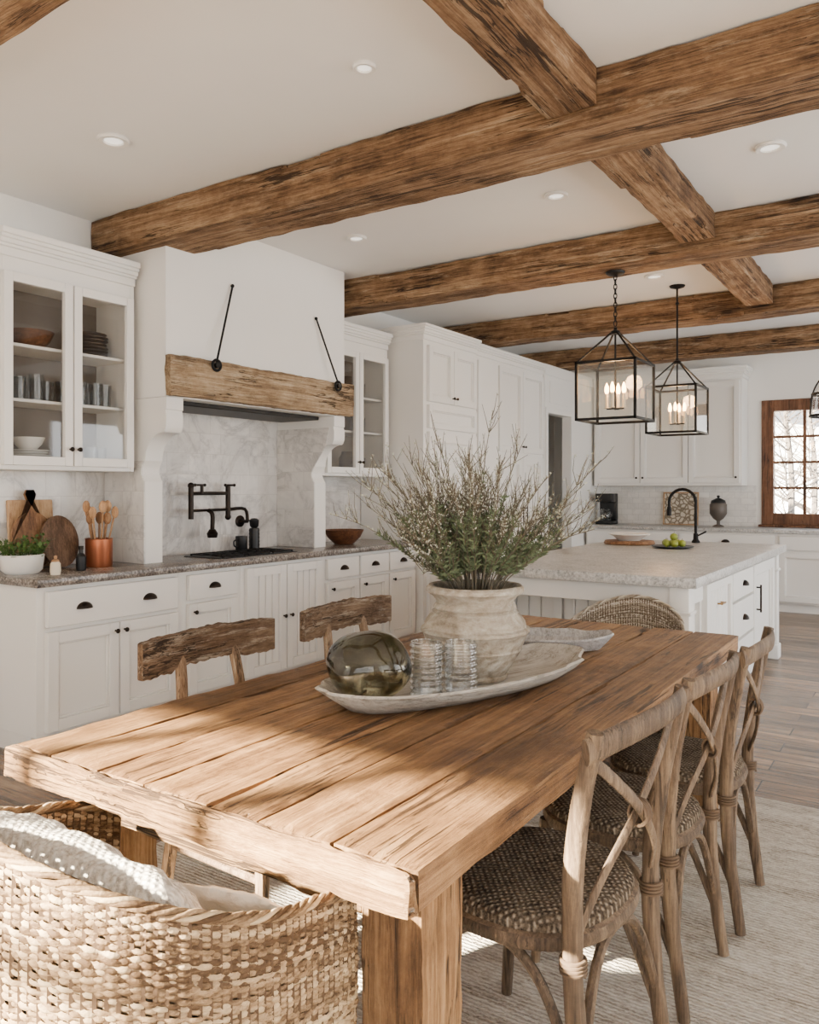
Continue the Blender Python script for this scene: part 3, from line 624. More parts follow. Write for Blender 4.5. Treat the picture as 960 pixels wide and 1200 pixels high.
for i in range(60):
    a=g.uniform(0,2*PI); r0=.08*g.random()**.5; L=g.uniform(.07,.15); p=Vector((x+r0*cos(a),y+r0*sin(a),CT+.056)); q=p+Vector((cos(a)*L*.6,sin(a)*L*.6,L)); ms.tube([p,q],.0015,4)
    for j in range(7):
        c=p.lerp(q,.4+.1*j); d=Vector((g.uniform(-1,1),g.uniform(-1,1),g.uniform(-.2,.8))).normalized(); s_=d.cross(Vector((0,0,1))).normalized()*.011
        ml.add([c,c+d*.015+s_,c+d*.034,c+d*.015-s_],[(0,1,2,3)])
ms.build('stems',M['leaf'],t); ml.build('leaves',M['leaf'],t)
x,y=-4.0,2.55; t=thing('salt_jar','tiny beige lidded jar between the planter and cutting boards','jar',(x,y,CT))
MB().lathe([(0,0),(.025,0),(.028,.02),(.026,.06),(.018,.07),(0,.07)],(x,y,CT),18).build('body',M['candle'],t); MB().lathe([(0,.07),(.02,.07),(.018,.08),(.007,.085),(.01,.1),(0,.104)],(x,y,CT),16).build('lid',M['spoon'],t)
# ---------------------------------------------------------------- tall pantry, doorway, rear kitchen
XT=-3.8; P0,P1,P2=5.95,6.92,8.58
m_=(P0+P1)/2
cabinet('pantry_cabinet','nearer tall white pantry with small doors on top of large panels','cabinet','+X',P0,P1,0,2.72,XL+.01,XT,
 [('door',P0+.05,m_,2.17,2.68,dict(h='knob',ha=m_-.03,hz=2.23)),('door',m_,P1-.04,2.17,2.68,dict(h='knob',ha=m_+.03,hz=2.23)),('drawer',P0+.05,P1-.04,1.93,2.15,dict(rail=.05)),('door',P0+.05,P1-.04,.9,1.91,dict(h='bar',ha=P1-.1,hz=1.1,rail=.09)),('door',P0+.05,P1-.04,.12,.88,dict(h='bar',ha=P1-.1,hz=.7,rail=.09))],cr_=.13,ends=(1,0))
d0,d1=7.42,8.54; m_=(d0+d1)/2
cabinet('pantry_cabinet','farther tall white pantry with a pair of upper doors beside the doorway','cabinet','+X',P1+.002,P2,0,2.72,XL+.01,XT-.03,
 [('slab',P1+.04,d0-.03,.12,2.68),('door',d0,m_,1.78,2.68,dict(h='knob',ha=m_-.03,hz=1.85)),('door',m_,d1,1.78,2.68,dict(h='knob',ha=m_+.03,hz=1.85)),('door',d0,m_,.12,1.75,dict(h='bar',ha=m_-.05,hz=1.1,rail=.09)),('door',m_,d1,.12,1.75,dict(h='bar',ha=m_+.05,hz=1.1,rail=.09))],cr_=.11)
mb=MB().box(XT-.12,XT-.01,8.585,8.66,0,2.72).box(XT-.12,XT-.01,9.36,YB-.001,0,2.72).box(XT-.12,XT-.01,8.66,9.36,2.28,2.72).box(XL+.01,XT,8.585,YB-.001,2.72,2.85,.01)
mb.box(XT-.01,XT+.005,8.6,8.66,0,2.34).box(XT-.01,XT+.005,9.36,9.42,0,2.34).box(XT-.01,XT+.005,8.66,9.36,2.28,2.34).box(XT-.01,XT,8.72,9.3,2.4,2.66)
struct('door_1',mb,M['white'])
YF=9.82
for i,(xa,xb,l) in enumerate(((-3.78,-2.62,'white rear base cabinet at the pantry corner, behind the island'),(-2.62,-1.52,'white rear base cabinet behind the far end of the island'),(-1.52,-.42,'white rear base cabinet below the wooden window'),(-.42,.7,'white rear base cabinet at the right end of the back run'))):
    m_=(xa+xb)/2
    cabinet('base_cabinet',l,'cabinet','-Y',xa,xb,0,.885,YB-.01,YF,[('slab',xa+.02,xb-.02,.70,.865,dict(h='cup')),('door',xa+.02,m_,.12,.685,dict(h='knob',ha=m_-.03,hz=.62)),('door',m_,xb-.02,.12,.685,dict(h='knob',ha=m_+.03,hz=.62))])
single('countertop',MB().box(-3.79,.73,YF-.045,YB-.01,.887,CT,.006,2),M['islandstone'],'pale stone countertop along the back wall under the window','countertop',(-1.5,10.1,.887))
q=(1.83)/3; xa=-3.78; pos=10.1
fr=[('door',xa+.02+i*(q-.013),xa+.02+(i+1)*(q-.013),1.46,2.69,dict(h='knob',ha=xa+.02+(i+(1 if i!=1 else 0))*(q-.013)+(-.04 if i!=1 else .04),hz=1.53)) for i in range(3)]
cabinet('wall_cabinet','white three-door wall cabinet on the back wall beside the window','cabinet','-Y',xa,-1.95,1.43,2.72,YB-.01,pos,fr,toe=0,cr_=.14,ends=(0,1))
x,y=xon(711,10.1),10.1; t=thing('coffee_maker','black coffee maker on the back worktop beside the doorway','coffee maker',(x,y,CT))
MB().box(x-.11,x+.11,y-.12,y+.13,CT,CT+.05,.01,2).box(x-.11,x+.11,y+.04,y+.13,CT+.05,CT+.4,.01,2).box(x-.11,x+.11,y-.12,y+.04,CT+.29,CT+.4,.012,2).build('body',M['black'],t)
MB().lathe([(0,.052),(.07,.052),(.08,.1),(.075,.17),(.055,.2),(.05,.2),(.06,.17),(0,.06)],(x,y-.04,CT),24).build('carafe',M['tumbler'],t)
MB().tube(cr([(x+.06,y-.08,CT+.18),(x+.1,y-.1,CT+.16),(x+.1,y-.1,CT+.09),(x+.07,y-.08,CT+.08)],4),.008,8).build('carafe_handle',M['black'],t)
x,y=xon(842,10.15),10.15; t=thing('lidded_urn','dark lidded urn on a foot on the back worktop left of the window','urn',(x,y,CT))
MB().lathe([(0,0),(.07,0),(.06,.015),(.02,.03),(.02,.07),(.06,.1),(.1,.16),(.1,.27),(.085,.29),(.08,.28),(.09,.17),(0,.11)],(x,y,CT),28).build('bowl',M['grey_china'],t)
MB().lathe([(0,.29),(.09,.29),(.08,.32),(.03,.345),(.012,.35),(.02,.375),(0,.385)],(x,y,CT),24).build('lid',M['black'],t)
x=xon(798,10.4); t=thing('picture_frame','thin framed patterned panel leaning on tiles behind the tap','picture frame',(x,10.4,CT))
mt=Matrix.Translation((x,10.38,CT))@Matrix.Rotation(-.08,4,'X'); mb=MB()
for a in ((-.22,-.205,0,.42),(.205,.22,0,.42),(-.205,.205,0,.015),(-.205,.205,.405,.42)): mb.box(a[0],a[1],-.01,.01,a[2],a[3],.002,M=mt)
mb.build('frame',M['boardL'],t); MB().box(-.205,.205,.0,.006,.015,.405,0,M=mt).build('panel',M['pattern'],t)
# ---------------------------------------------------------------- island
IX0,IX1,IY0,IY1=-2.45,-1.05,4.29,7.25
single('island_countertop',MB().box(IX0,IX1,IY0,IY1,.872,CT,.008,2),M['islandstone'],'pale speckled stone top of the kitchen island','countertop',((IX0+IX1)/2,(IY0+IY1)/2,.872))
t=thing('kitchen_island','white kitchen island with square corner legs, plank panel and drawers','kitchen island',((IX0+IX1)/2,(IY0+IY1)/2,0))
bx=IX1-.085
MB().box(IX0+.08,bx,4.72,IY1-.2,.1,.87,.003).box(IX0+.13,bx-.05,4.77,IY1-.25,0,.1,0).build('body',M['white'],t)
for x in (IX0+.05,IX1-.155):
    for y in (IY0+.05,IY1-.155):
        MB().box(x,x+.105,y,y+.105,.0,.87,.006,2).box(x-.012,x+.117,y-.012,y+.117,0,.12,.006).box(x-.01,x+.115,y-.01,y+.115,.72,.74,.004).build('leg',M['white'],t)
for e in ((IX0+.155,IX1-.155,IY0+.07,IY0+.1),(IX0+.07,IX0+.1,IY0+.155,4.72),(IX1-.1,IX1-.07,IY0+.155,4.72)): MB().box(*e,.76,.87).build('apron',M['white'],t)
for i in range(3):
    xa=IX0+.1+i*.4; front(t,'-Y',4.72,'plank',xa,xa+.39,.13,.85)
front(t,'+X',bx,'plank',4.74,5.42,.13,.85,rail=.05)
for za,zb in ((.66,.85),(.4,.65),(.13,.39)): front(t,'+X',bx,'slab',5.44,6.12,za,zb,h='cup')
front(t,'+X',bx,'door',6.14,7.0,.13,.85,h='bar',ha=6.22,hz=.6,rail=.08)
pull('brassbar','+X',5.1,.7,bx+.02,t)
x,y=-1.74,7.08; t=thing('island_tap','tall black gooseneck tap at the far end of the island','tap',(x,y,CT))
MB().lathe([(0,0),(.035,0),(.035,.012),(.022,.03),(.02,.08),(0,.08)],(x,y,CT),18).build('base',M['iron'],t)
pts=[(x,y,CT+.05),(x,y,CT+.34)]+[(x-.11+.11*cos(PI*i/12),y-.02*i/12,CT+.35+.11*sin(PI*i/12)) for i in range(13)]+[(x-.22,y-.02,CT+.3)]
MB().tube(pts,.013,10).lathe([(0,0),(.02,0),(.022,.05),(.016,.08),(0,.08)],(x-.22,y-.02,CT+.23),14).build('spout',M['iron'],t)
MB().tube([(x+.015,y,CT+.06),(x+.09,y-.02,CT+.1)],.007,8).build('lever',M['iron'],t)
x,y=-2.17,6.62; single('serving_board',MB().lathe([(0,0),(.2,0),(.21,.008),(.2,.03),(0,.03)],(x,y,CT),36),M['board'],'round wooden board under the white dish on the island','board',(x,y,CT))
single('serving_dish',MB().lathe([(0,0),(.09,0),(.13,.035),(.17,.052),(.17,.058),(.12,.042),(0,.02)],(x,y,CT+.031),36),M['china'],'white shallow dish on a wooden board on the island','dish',(x,y,CT+.031))
x,y=-1.74,6.36; single('fruit_plate',MB().lathe([(0,0),(.1,0),(.16,.012),(.16,.018),(.09,.008),(0,.006)],(x,y,CT),32),M['black'],'dark plate of green fruit on the island','plate',(x,y,CT))
for i,(dx,dy,dz) in enumerate(((0,0,0),(.07,.01,0),(-.06,.03,0),(.03,-.06,0),(-.03,-.05,0),(.02,.06,0),(.01,0,.05))):
    t=thing('green_fruit','small green fruit piled on the dark plate on the island','fruit',(x+dx,y+dy,CT+.008+dz),'green fruit on the dark plate')
    MB().ball((x+dx,y+dy,CT+.038+dz),.031,14,1,1,.92).build('flesh',M['lime'],t); MB().tube([(x+dx,y+dy,CT+.062+dz),(x+dx+.004,y+dy,CT+.078+dz)],.002,5).build('stem',M['stem'],t)
# ---------------------------------------------------------------- lanterns
def lantern(x,y,ztop,label,chain):
    t=thing('square_lantern',label,'pendant light',(x,y,ztop),'square iron lanterns over the island')
    w=.2; zb,zt,za=1.86,2.24,2.45; r=.0085
    MB().lathe([(0,0),(.065,0),(.06,-.012),(.02,-.025),(0,-.03)],(x,y,ztop),24).build('canopy',M['iron'],t)
    mb=MB()
    if chain:
        z=za+.05; i=0
        while z<ztop-.03:
            a=i%2*PI/2; mb.tube([(x+.011*cos(q)*cos(a),y+.011*cos(q)*sin(a),z+.019+.021*sin(q)) for q in [2*PI*k/10 for k in range(10)]],.0035,5,closed=True); z+=.031; i+=1
        mb.build('chain',M['iron'],t)
    else: mb.tube([(x,y,za+.04),(x,y,ztop-.02)],.008,8).ball((x,y,ztop-.15),.016,10).build('rod',M['iron'],t)
    mb=MB(); cs=[(x-w,y-w),(x+w,y-w),(x+w,y+w),(x-w,y+w)]
    for i in range(4):
        a,b=cs[i],cs[(i+1)%4]
        mb.box(a[0]-r,a[0]+r,a[1]-r,a[1]+r,zb,zt,.001)
        for z in (zb,zt): mb.box(min(a[0],b[0])-r,max(a[0],b[0])+r,min(a[1],b[1])-r,max(a[1],b[1])+r,z-r,z+r,.001)
        mb.tube([(a[0],a[1],zt),(x+(a[0]-x)*.12,y+(a[1]-y)*.12,za)],.007,6)
    mb.lathe([(0,0),(.035,0),(.03,.02),(.012,.03),(.012,.045),(0,.05)],(x,y,za-.005),14); mb.build('frame',M['iron'],t)
    for i in range(4):
        a,b=cs[i],cs[(i+1)%4]; mb=MB()
        if a[1]==b[1]: mb.box(x-w+r,x+w-r,a[1]-.002,a[1]+.002,zb+r,zt-r,0)
        else: mb.box(a[0]-.002,a[0]+.002,y-w+r,y+w-r,zb+r,zt-r,0)
        mb.build('glass_pane',M['lantglass'],t)
    MB().tube([(x,y,za),(x,y,zb+.07)],.007,8).tube([(x-.06,y,zb+.08),(x+.06,y,zb+.08)],.006,6).tube([(x,y-.06,zb+.08),(x,y+.06,zb+.08)],.006,6).build('candle_arm',M['iron'],t)
    for dx,dy in ((.06,0),(-.06,0),(0,.06),(0,-.06)):
        c=MB().lathe([(0,0),(.018,0),(.018,.004),(.011,.006),(.011,.1),(0,.1)],(x+dx,y+dy,zb+.084),12).build('candle',M['candle'],t)
        MB().lathe([(0,.1),(.009,.1),(.015,.12),(.013,.145),(.004,.17),(0,.175)],(x+dx,y+dy,zb+.084),12).build('bulb',M['bulb'],c)
    l=bpy.data.lights.new('lantern_glow','POINT'); l.energy=15; l.color=(1,.58,.26); l.shadow_soft_size=.06; lo=bpy.data.objects.new('lantern_glow',l); COL.objects.link(lo); lo.location=(x,y,zb+.3)
lantern(-1.83,5.29,ZB-.004,'nearer square iron lantern hanging on a chain from the beam over the island',True)
lantern(-1.83,6.83,CEIL,'farther square iron lantern hanging on a rod over the island',False)
x,y=-.58,6.2; t=thing('bell_lantern','round bell-shaped iron lantern cut off by the right edge near the window','pendant light',(x,y,CEIL))
MB().lathe([(0,0),(.06,0),(.055,-.012),(0,-.025)],(x,y,CEIL),20).build('canopy',M['iron'],t)
MB().tube([(x,y,2.2),(x,y,CEIL-.02)],.007,8).build('rod',M['iron'],t)
mb=MB()
for z,r in ((1.9,.17),(2.05,.155)): mb.tube([(x+r*cos(2*PI*i/32),y+r*sin(2*PI*i/32),z) for i in range(32)],.009,6,closed=True)
for k in range(6):
    a=2*PI*k/6; mb.tube(cr([(x+.17*cos(a),y+.17*sin(a),1.9),(x+.155*cos(a),y+.155*sin(a),2.05),(x+.1*cos(a),y+.1*sin(a),2.16),(x+.01*cos(a),y+.01*sin(a),2.22)],4),.006,6)
mb.build('frame',M['iron'],t)
MB().lathe([(.164,1.905),(.15,2.05),(.095,2.155),(.02,2.21)],(x,y,0),32).build('glass_bell',M['lantglass'],t)
MB().lathe([(0,0),(.012,0),(.018,.03),(.012,.06),(0,.075)],(x,y,2.0),12).tube([(x,y,2.07),(x,y,2.2)],.008,8).build('bulb',M['bulb'],t)
# ---------------------------------------------------------------- rug
single('rug',MB().box(-2.55,1.3,.2,3.86,.0005,.012,.005),M['rug'],'large pale grey beige woven rug under the dining table','rug',(-.6,2,0))
# ---------------------------------------------------------------- table
TX0,TX1,TY0,TY1,TZ=-1.935,-.725,1.09,3.7,.76; RZ=.017; FZ=.0175
t=thing('dining_table','long rustic plank dining table with thick square legs','table',((TX0+TX1)/2,(TY0+TY1)/2,RZ))
mb=MB(); ws=[.15,.185,.16,.2,.14,.185,.19]; x=TX0
for i,w_ in enumerate(ws):
    mb.rough(x+.0008,x+w_-.0008,TY0+.0325,TY1-.004*((i*5)%3),TZ-.076,TZ+.0013*((i*3)%3-1),.021,.0028,3,.0046,20+i,amp2=.0021,chip=1.0); x+=w_
mb.build('tabletop',M['table'],t,ang=26)
MB().rough(TX0,TX1,TY0,TY0+.032,TZ-.078,TZ,.013,.005,5,.006,31,amp2=.005,chip=1.4).build('edge_board',M['tableX'],t,ang=24)
for x in (TX0+.1,TX1-.055-.145):
    for y in (TY0+.13,TY1-.28): MB().rough(x,x+.145,y,y+.15,RZ,TZ-.079,.027,.004,4,.004,int(x*50+y*9),amp2=.003,chip=.9).build('leg',M['tleg'],t,ang=26)
for y in (TY0+.14,TY1-.185): MB().rough(TX0+.246,TX1-.201,y,y+.035,.575,TZ-.08,.05,.002,5,.003,3).build('apron',M['tableX'],t)
for x in (TX0+.13,TX1-.17): MB().rough(x,x+.035,TY0+.281,TY1-.281,.575,TZ-.08,.05,.002,5,.003,5).build('apron',M['table'],t)
# ---------------------------------------------------------------- dough bowls
def dough(cx,cy,ang,L,Wd,h,mat,label,seed):
    rings=[]
    def ring(fl,fw,z,up=0,ns=.0):
        o=[]
        for i in range(72):
            a=2*PI*i/72; c,s_=cos(a),sin(a)
            px=Wd*fw*abs(s_)**.9*(1 if s_>0 else -1); py=L*fl*c
            zz_=z+up*abs(c)**3; n_=noise.noise(Vector((px*14,py*14,seed)))*ns
            o.append((px*(1+n_*2),py*(1+n_),zz_+n_*.1))
        return o
    for a in ((.55,.3,.0,0,0),(.82,.68,.0,.0,.02),(.93,.9,h*.55,.012,.04),(1,1,h,.016,.05),(.985,.965,h+.006,.016,.05),(.955,.9,h,.014,.05),(.87,.78,h*.5,.008,.02),(.76,.6,.02,0,.01),(.4,.25,.018,0,0)): rings.append(ring(*a))
    mt=Matrix.Translation((cx,cy,TZ+.003))@Matrix.Rotation(ang,4,'Z')
    mb=MB(); mb.loft(rings,True,True,True)
    o=tag(mb.build('dough_bowl',mat),label,'wooden bowl','carved dough bowls on the table'); o.matrix_world=mt; return o
dough(-1.262,2.215,-R(18.5),.525,.215,.052,M['dough'],'large whitewashed carved wooden tray holding the clay vase and glass on the table',2)
dough(-1.335,2.975,-R(70),.28,.145,.045,M['greydough'],'smaller grey wooden tray behind the large tray on the table',5)
BZ=TZ+.0225
vx,vy=-1.262,2.29
single('clay_vase',MB().lathe([(0,0),(.1,0),(.106,.006),(.108,.016),(.104,.02),(.112,.034),(.135,.07),(.15,.094),(.154,.098),(.152,.104),(.164,.13),(.171,.15),(.178,.156),(.177,.165),(.167,.17),(.163,.187),(.15,.205),(.139,.212),(.141,.219),(.13,.225),(.136,.232),(.132,.239),(.126,.246),(.128,.256),(.14,.27),(.153,.278),(.159,.284),(.159,.296),(.152,.303),(.136,.302),(.118,.27),(.115,.24),(.14,.16),(.09,.03),(0,.02)],(vx,vy,BZ),56),M['pot'],'large aged clay vase full of green twigs on the table','vase',(vx,vy,BZ))
t=thing('twig_arrangement','bushy bunch of green and bare twigs standing in the clay vase','plant',(vx,vy,BZ+.022)); g=random.Random(5)
for i in range(99):
    LM=R(56); az=g.uniform(0,2*PI); ln=(g.random()**.8)*LM; L=g.uniform(.36,.60)*(1-.2*(ln/LM))
    if i%4==0: L*=.62
    r0=.085*(ln/LM)**.6; b=Vector((vx+.03*cos(az)*g.random(),vy+.03*sin(az)*g.random(),BZ+.024)); n0=Vector((vx+r0*cos(az),vy+r0*sin(az),BZ+.285))
    d=Vector((sin(ln)*cos(az),sin(ln)*sin(az),cos(ln))); bend=Vector((g.uniform(-.08,.08),g.uniform(-.08,.08),g.uniform(-.08,.05)))
    pts=cr([b,n0,n0+d*L*.35+bend*.3+Vector((0,0,.02)),n0+d*L*.7+bend*.5+Vector((0,0,.015)),n0+d*L+bend],4); m=len(pts)
    ms=MB(); ms.tube(pts,[.0028-.0018*k/m for k in range(m)],4); ml=MB(); lb=MB()
    def leaf(mb_,c,d_,l,w_):
        s_=d_.cross(Vector((g.uniform(-1,1),g.uniform(-1,1),g.uniform(-1,1))))
        if s_.length<1e-3: return
        s_=s_.normalized()*w_; mb_.add([c,c+d_*l*.45+s_,c+d_*l,c+d_*l*.45-s_],[(0,1,2,3)])
    for k in range(19):
        f_=g.uniform(.4,.98); p=pts[int(f_*(m-1))]; td=(d+Vector((g.uniform(-.8,.8),g.uniform(-.8,.8),g.uniform(-.1,.7)))).normalized(); l=g.uniform(.04,.12)
        q1=p+td*l*.5; q2=q1+(td+Vector((g.uniform(-.3,.3),g.uniform(-.3,.3),.2))).normalized()*l*.5
        ms.tube([p,q1,q2],[.0016,.0012,.0007],3)
        for e in range(4):
            c=p.lerp(q2,g.random()); leaf(ml if f_<.6 else lb,c,Vector((g.uniform(-1,1),g.uniform(-1,1),g.uniform(-.2,1))).normalized(),.016 if f_<.6 else .008,.0028)
    for k in range(115):
        f_=.36+.33*g.random()**1.2; x_=f_*(m-1); j=int(x_); p=pts[j].lerp(pts[min(j+1,m-1)],x_-j)
        leaf(ml,p,(d*.6+Vector((g.uniform(-1,1),g.uniform(-1,1),g.uniform(-.4,.9)))).normalized(),g.uniform(.017,.034),.003)
    for k in range(20):
        x_=g.uniform(.6,1)*(m-1); j=int(x_); p=pts[j].lerp(pts[min(j+1,m-1)],x_-j); leaf(lb,p,(d+Vector((g.uniform(-1,1),g.uniform(-1,1),g.uniform(0,1)))).normalized(),.011,.0029)
    bo=ms.build('twig',M['stem'],t,smooth=False); nl=len(ml.f); ml.add(lb.v,lb.f); lo=ml.build('leaves',M['sage'],bo,smooth=False)
    lo.data.materials.append(M['bud'])
    for p_ in lo.data.polygons[nl:]: p_.material_index=1
# glass orb
ox,oy=-1.368,1.852; R0=.121
def orbring(k,i,n=28):
    th=PI*i/n; o=[]
    for j in range(48):
        a=2*PI*j/48; dv=Vector((sin(th)*cos(a),sin(th)*sin(a),-cos(th)))
        r=R0*k*(1+.08*noise.noise(dv*1.5+Vector((4,2,7)))+.012*noise.noise(dv*5))
        o.append((ox+dv.x*r if i not in(0,n) else ox+1e-4*cos(a),oy+dv.y*r if i not in(0,n) else oy+1e-4*sin(a),BZ+R0*.86+dv.z*r*.86))
    return o
mb=MB(); mb.loft([orbring(1,i) for i in range(29)],True,True,True); mb.loft([orbring(.965,i) for i in range(29)],True,True,True)
zm=min(v[2] for v in mb.v); mb.v=[(v[0],v[1],v[2]-zm+BZ) for v in mb.v]
tag(mb.build('glass_orb',M['orb'],None,(ox,oy,BZ)),'round smoky glass orb in the front end of the wooden tray','glass orb')
for gx,gy,lab in ((-1.274,2.013,'clear ribbed glass tumbler right beside the smoky glass orb'),(-1.189,2.070,'clear ribbed glass tumbler nearest the table edge, before the clay vase')):
    prf=[(0,0),(.046,0)]
    for i in range(70): z=.004+.156*i/69; prf.append((.0482+.0026*sin(z*2*PI/.018),z))
    prf+=[(.043,.16)]+[(.043,.16-.15*i/10) for i in range(1,11)]+[(0,.01)]
    single('ribbed_tumbler',MB().lathe(prf,(gx,gy,BZ),40),M['ribglass'],lab,'glass',(gx,gy,BZ),'ribbed glass tumblers in the tray')
# ---------------------------------------------------------------- cross-back chairs
def cross_chair():
    t=thing('cross_back_chair','x','chair',(0,0,0),'cross-back chairs along the right of the table')
    def outl(s_,z,n=40):
        o=[]
        for i in range(n):
            a=2*PI*i/n; c,q=cos(a),sin(a); e=.78
            o.append((.205*s_*(abs(c)**e)*(1 if c>0 else -1),.21*s_*(abs(q)**e)*(1 if q>0 else -1)*(1-.06*c),z))
        return o
    mb=MB(); mb.loft([outl(.3,.432),outl(.95,.432),outl(1.01,.445),outl(1.0,.46),outl(.93,.472),outl(.75,.476),outl(.45,.472),outl(.1,.468)],True,True,True); mb.build('seat',M['rush'],t,ang=60)
    MB().tube(outl(1.0,.425),.02,8,closed=True,ell=(1,.75),up=(0,0,1)).build('seat_frame',M['chairwood'],t)
    def wob(P,s_,a=.0038): return [p+noise.noise_vector(p*7+Vector((s_,0,s_*3)))*a for p in P]
    for s_ in (-1,1):
        MB().tube(wob(cr([(.235,s_*.185,0),(.205,s_*.182,.22),(.192,s_*.188,.44),(.205,s_*.2,.62),(.235,s_*.212,.78),(.258,s_*.216,.895)],8),s_),[.0165+.0045*sin(PI*i/40)+.0017*noise.noise(Vector((i*.33,s_*5,1))) for i in range(41)],12).build('leg',M['chairwood'],t)
        MB().tube(cr([(-.2,s_*.175,0),(-.185,s_*.17,.22),(-.17,s_*.165,.42)],4),[.014+.0006*i for i in range(9)],10).build('leg',M['chairwood'],t)
    MB().tube(wob(cr([(.25,-.24,.862),(.275,-.15,.873),(.292,0,.88),(.275,.15,.873),(.25,.24,.862)],6),9,.0025),.028,12,ell=(1,.36),up=(0,0,1)).build('top_rail',M['chairwood'],t)
    for s_ in (-1,1):
        MB().tube(wob(cr([(.243+.004*s_,-s_*.2,.83),(.252+.007*s_,-s_*.12,.765),(.25+.008*s_,0,.665),(.226+.007*s_,s_*.11,.56),(.2,s_*.17,.47)],6),s_+5,.0025),.0135,10,ell=(.45,1),up=(1,0,.1)).build('cross_slat',M['chairwood'],t)
    def wrap(c,rx,rz,horiz):
        mb=MB(); pts=[]
        for i in range(4*14+1):
            a=2*PI*i/14; k=i/14-2
            pts.append((c[0]+rx*cos(a),c[1]+rz*sin(a),c[2]+.008*k) if horiz else (c[0]+rx*cos(a),c[1]+.008*k,c[2]+rz*sin(a)))
        mb.tube(pts,.0036,5); mb.build('binding',M['cord'],t)
    wrap((.25,0,.665),.02,.026,False)
    for s_ in (-1,1): wrap((.195,s_*.187,.408),.025,.025,True)
    MB().tube(cr([(.21,-.178,.17),(.2,-.12,.32),(.195,-.05,.395),(.195,.05,.395),(.2,.12,.32),(.21,.178,.17)],5),.012,8).build('brace',M['chairwood'],t)
    for s_ in (-1,1): MB().tube(cr([(.205,s_*.178,.15),(.12,s_*.178,.33),(.03,s_*.175,.395),(-.06,s_*.17,.395),(-.13,s_*.168,.32),(-.19,s_*.172,.15)],5),.011,8).build('brace',M['chairwood'],t)
    MB().tube(cr([(-.19,-.17,.17),(-.18,-.11,.32),(-.175,0,.395),(-.18,.11,.32),(-.19,.17,.17)],5),.011,8).build('brace',M['chairwood'],t)
    return t
c0=cross_chair(); c0.location=(-.80,1.76,FZ); c0.rotation_euler=(0,0,R(-5)); c0['label']='nearest wooden cross-back chair with woven seat on the right of the table'
c2=dup(c0,None,(-.775,2.315,FZ),R(-3),'middle wooden cross-back chair with woven seat on the right of the table')
dup(c0,None,(-.75,2.81,FZ),R(1),'farthest wooden cross-back chair with woven seat on the right of the table')
c0.scale=(1.02,1.1,1.01)
# ---------------------------------------------------------------- rustic chairs on the left
def rustic_chair():
    t=thing('rustic_chair','x','chair',(0,0,0),'rustic slab-back chairs along the left of the table')
    rings=[]
    for i in range(91):
        v=-1+2*i/90; y=.3*v; x=-.252+.03*v*v
        zt=.900-.008*v*v+.006*noise.noise(Vector((y*11,1,0)))+.006*noise.noise(Vector((y*40,1,0))); zb=.772+(.012 if abs(v)<.55 else 0)*min(1,(.55-abs(v))/.06)+.006*noise.noise(Vector((y*14,5,0)))+.007*noise.noise(Vector((y*44,3,0)))
        th=.014+.003*noise.noise(Vector((y*12,2,2)))
        rings.append([(x-th,y,zb+.003),(x-th-.002*noise.noise(Vector((y*30,4,1))),y,(zb+zt)/2),(x-th,y,zt-.003),(x-th*.7,y,zt),(x+th*.7,y,zt),(x+th,y,zt-.003),(x+th+.003*noise.noise(Vector((y*30,9,1))),y,(zb+zt)/2),(x+th,y,zb+.003),(x+th*.7,y,zb),(x-th*.7,y,zb)])
    MB().loft(rings,True,True,True).build('back_rail',M['rustic'],t,ang=34)
    for s_ in (-1,1):
        MB().tube(cr([(-.27,s_*.17,0),(-.225,s_*.16,.3),(-.21,s_*.15,.5),(-.225,s_*.13,.7),(-.248,s_*.12,.82)],4),[.023]*8+[.02]*9,8,ell=(.8,1.1)).build('leg',M['rusticZ'],t)
        MB().tube([(.2,s_*.19,0),(.18,s_*.17,.43)],[.019,.024],8).build('leg',M['rusticZ'],t)
    MB().rough(-.23,.21,-.22,.22,.43,.465,.05,.003,5,.008,4).build('seat',M['rustic'],t)
    for s_ in (-1,1): MB().tube([(-.23,s_*.16,.2),(.19,s_*.18,.2)],.012,8).build('stretcher',M['rusticZ'],t)
    return t
c1=rustic_chair(); c1.location=(-1.88,1.93,FZ); c1['label']='nearer rustic chair with worn slab backrest on the left of the table'
dup(c1,None,(-1.88,2.70,FZ),0,'farther rustic chair with worn slab backrest on the left of the table')
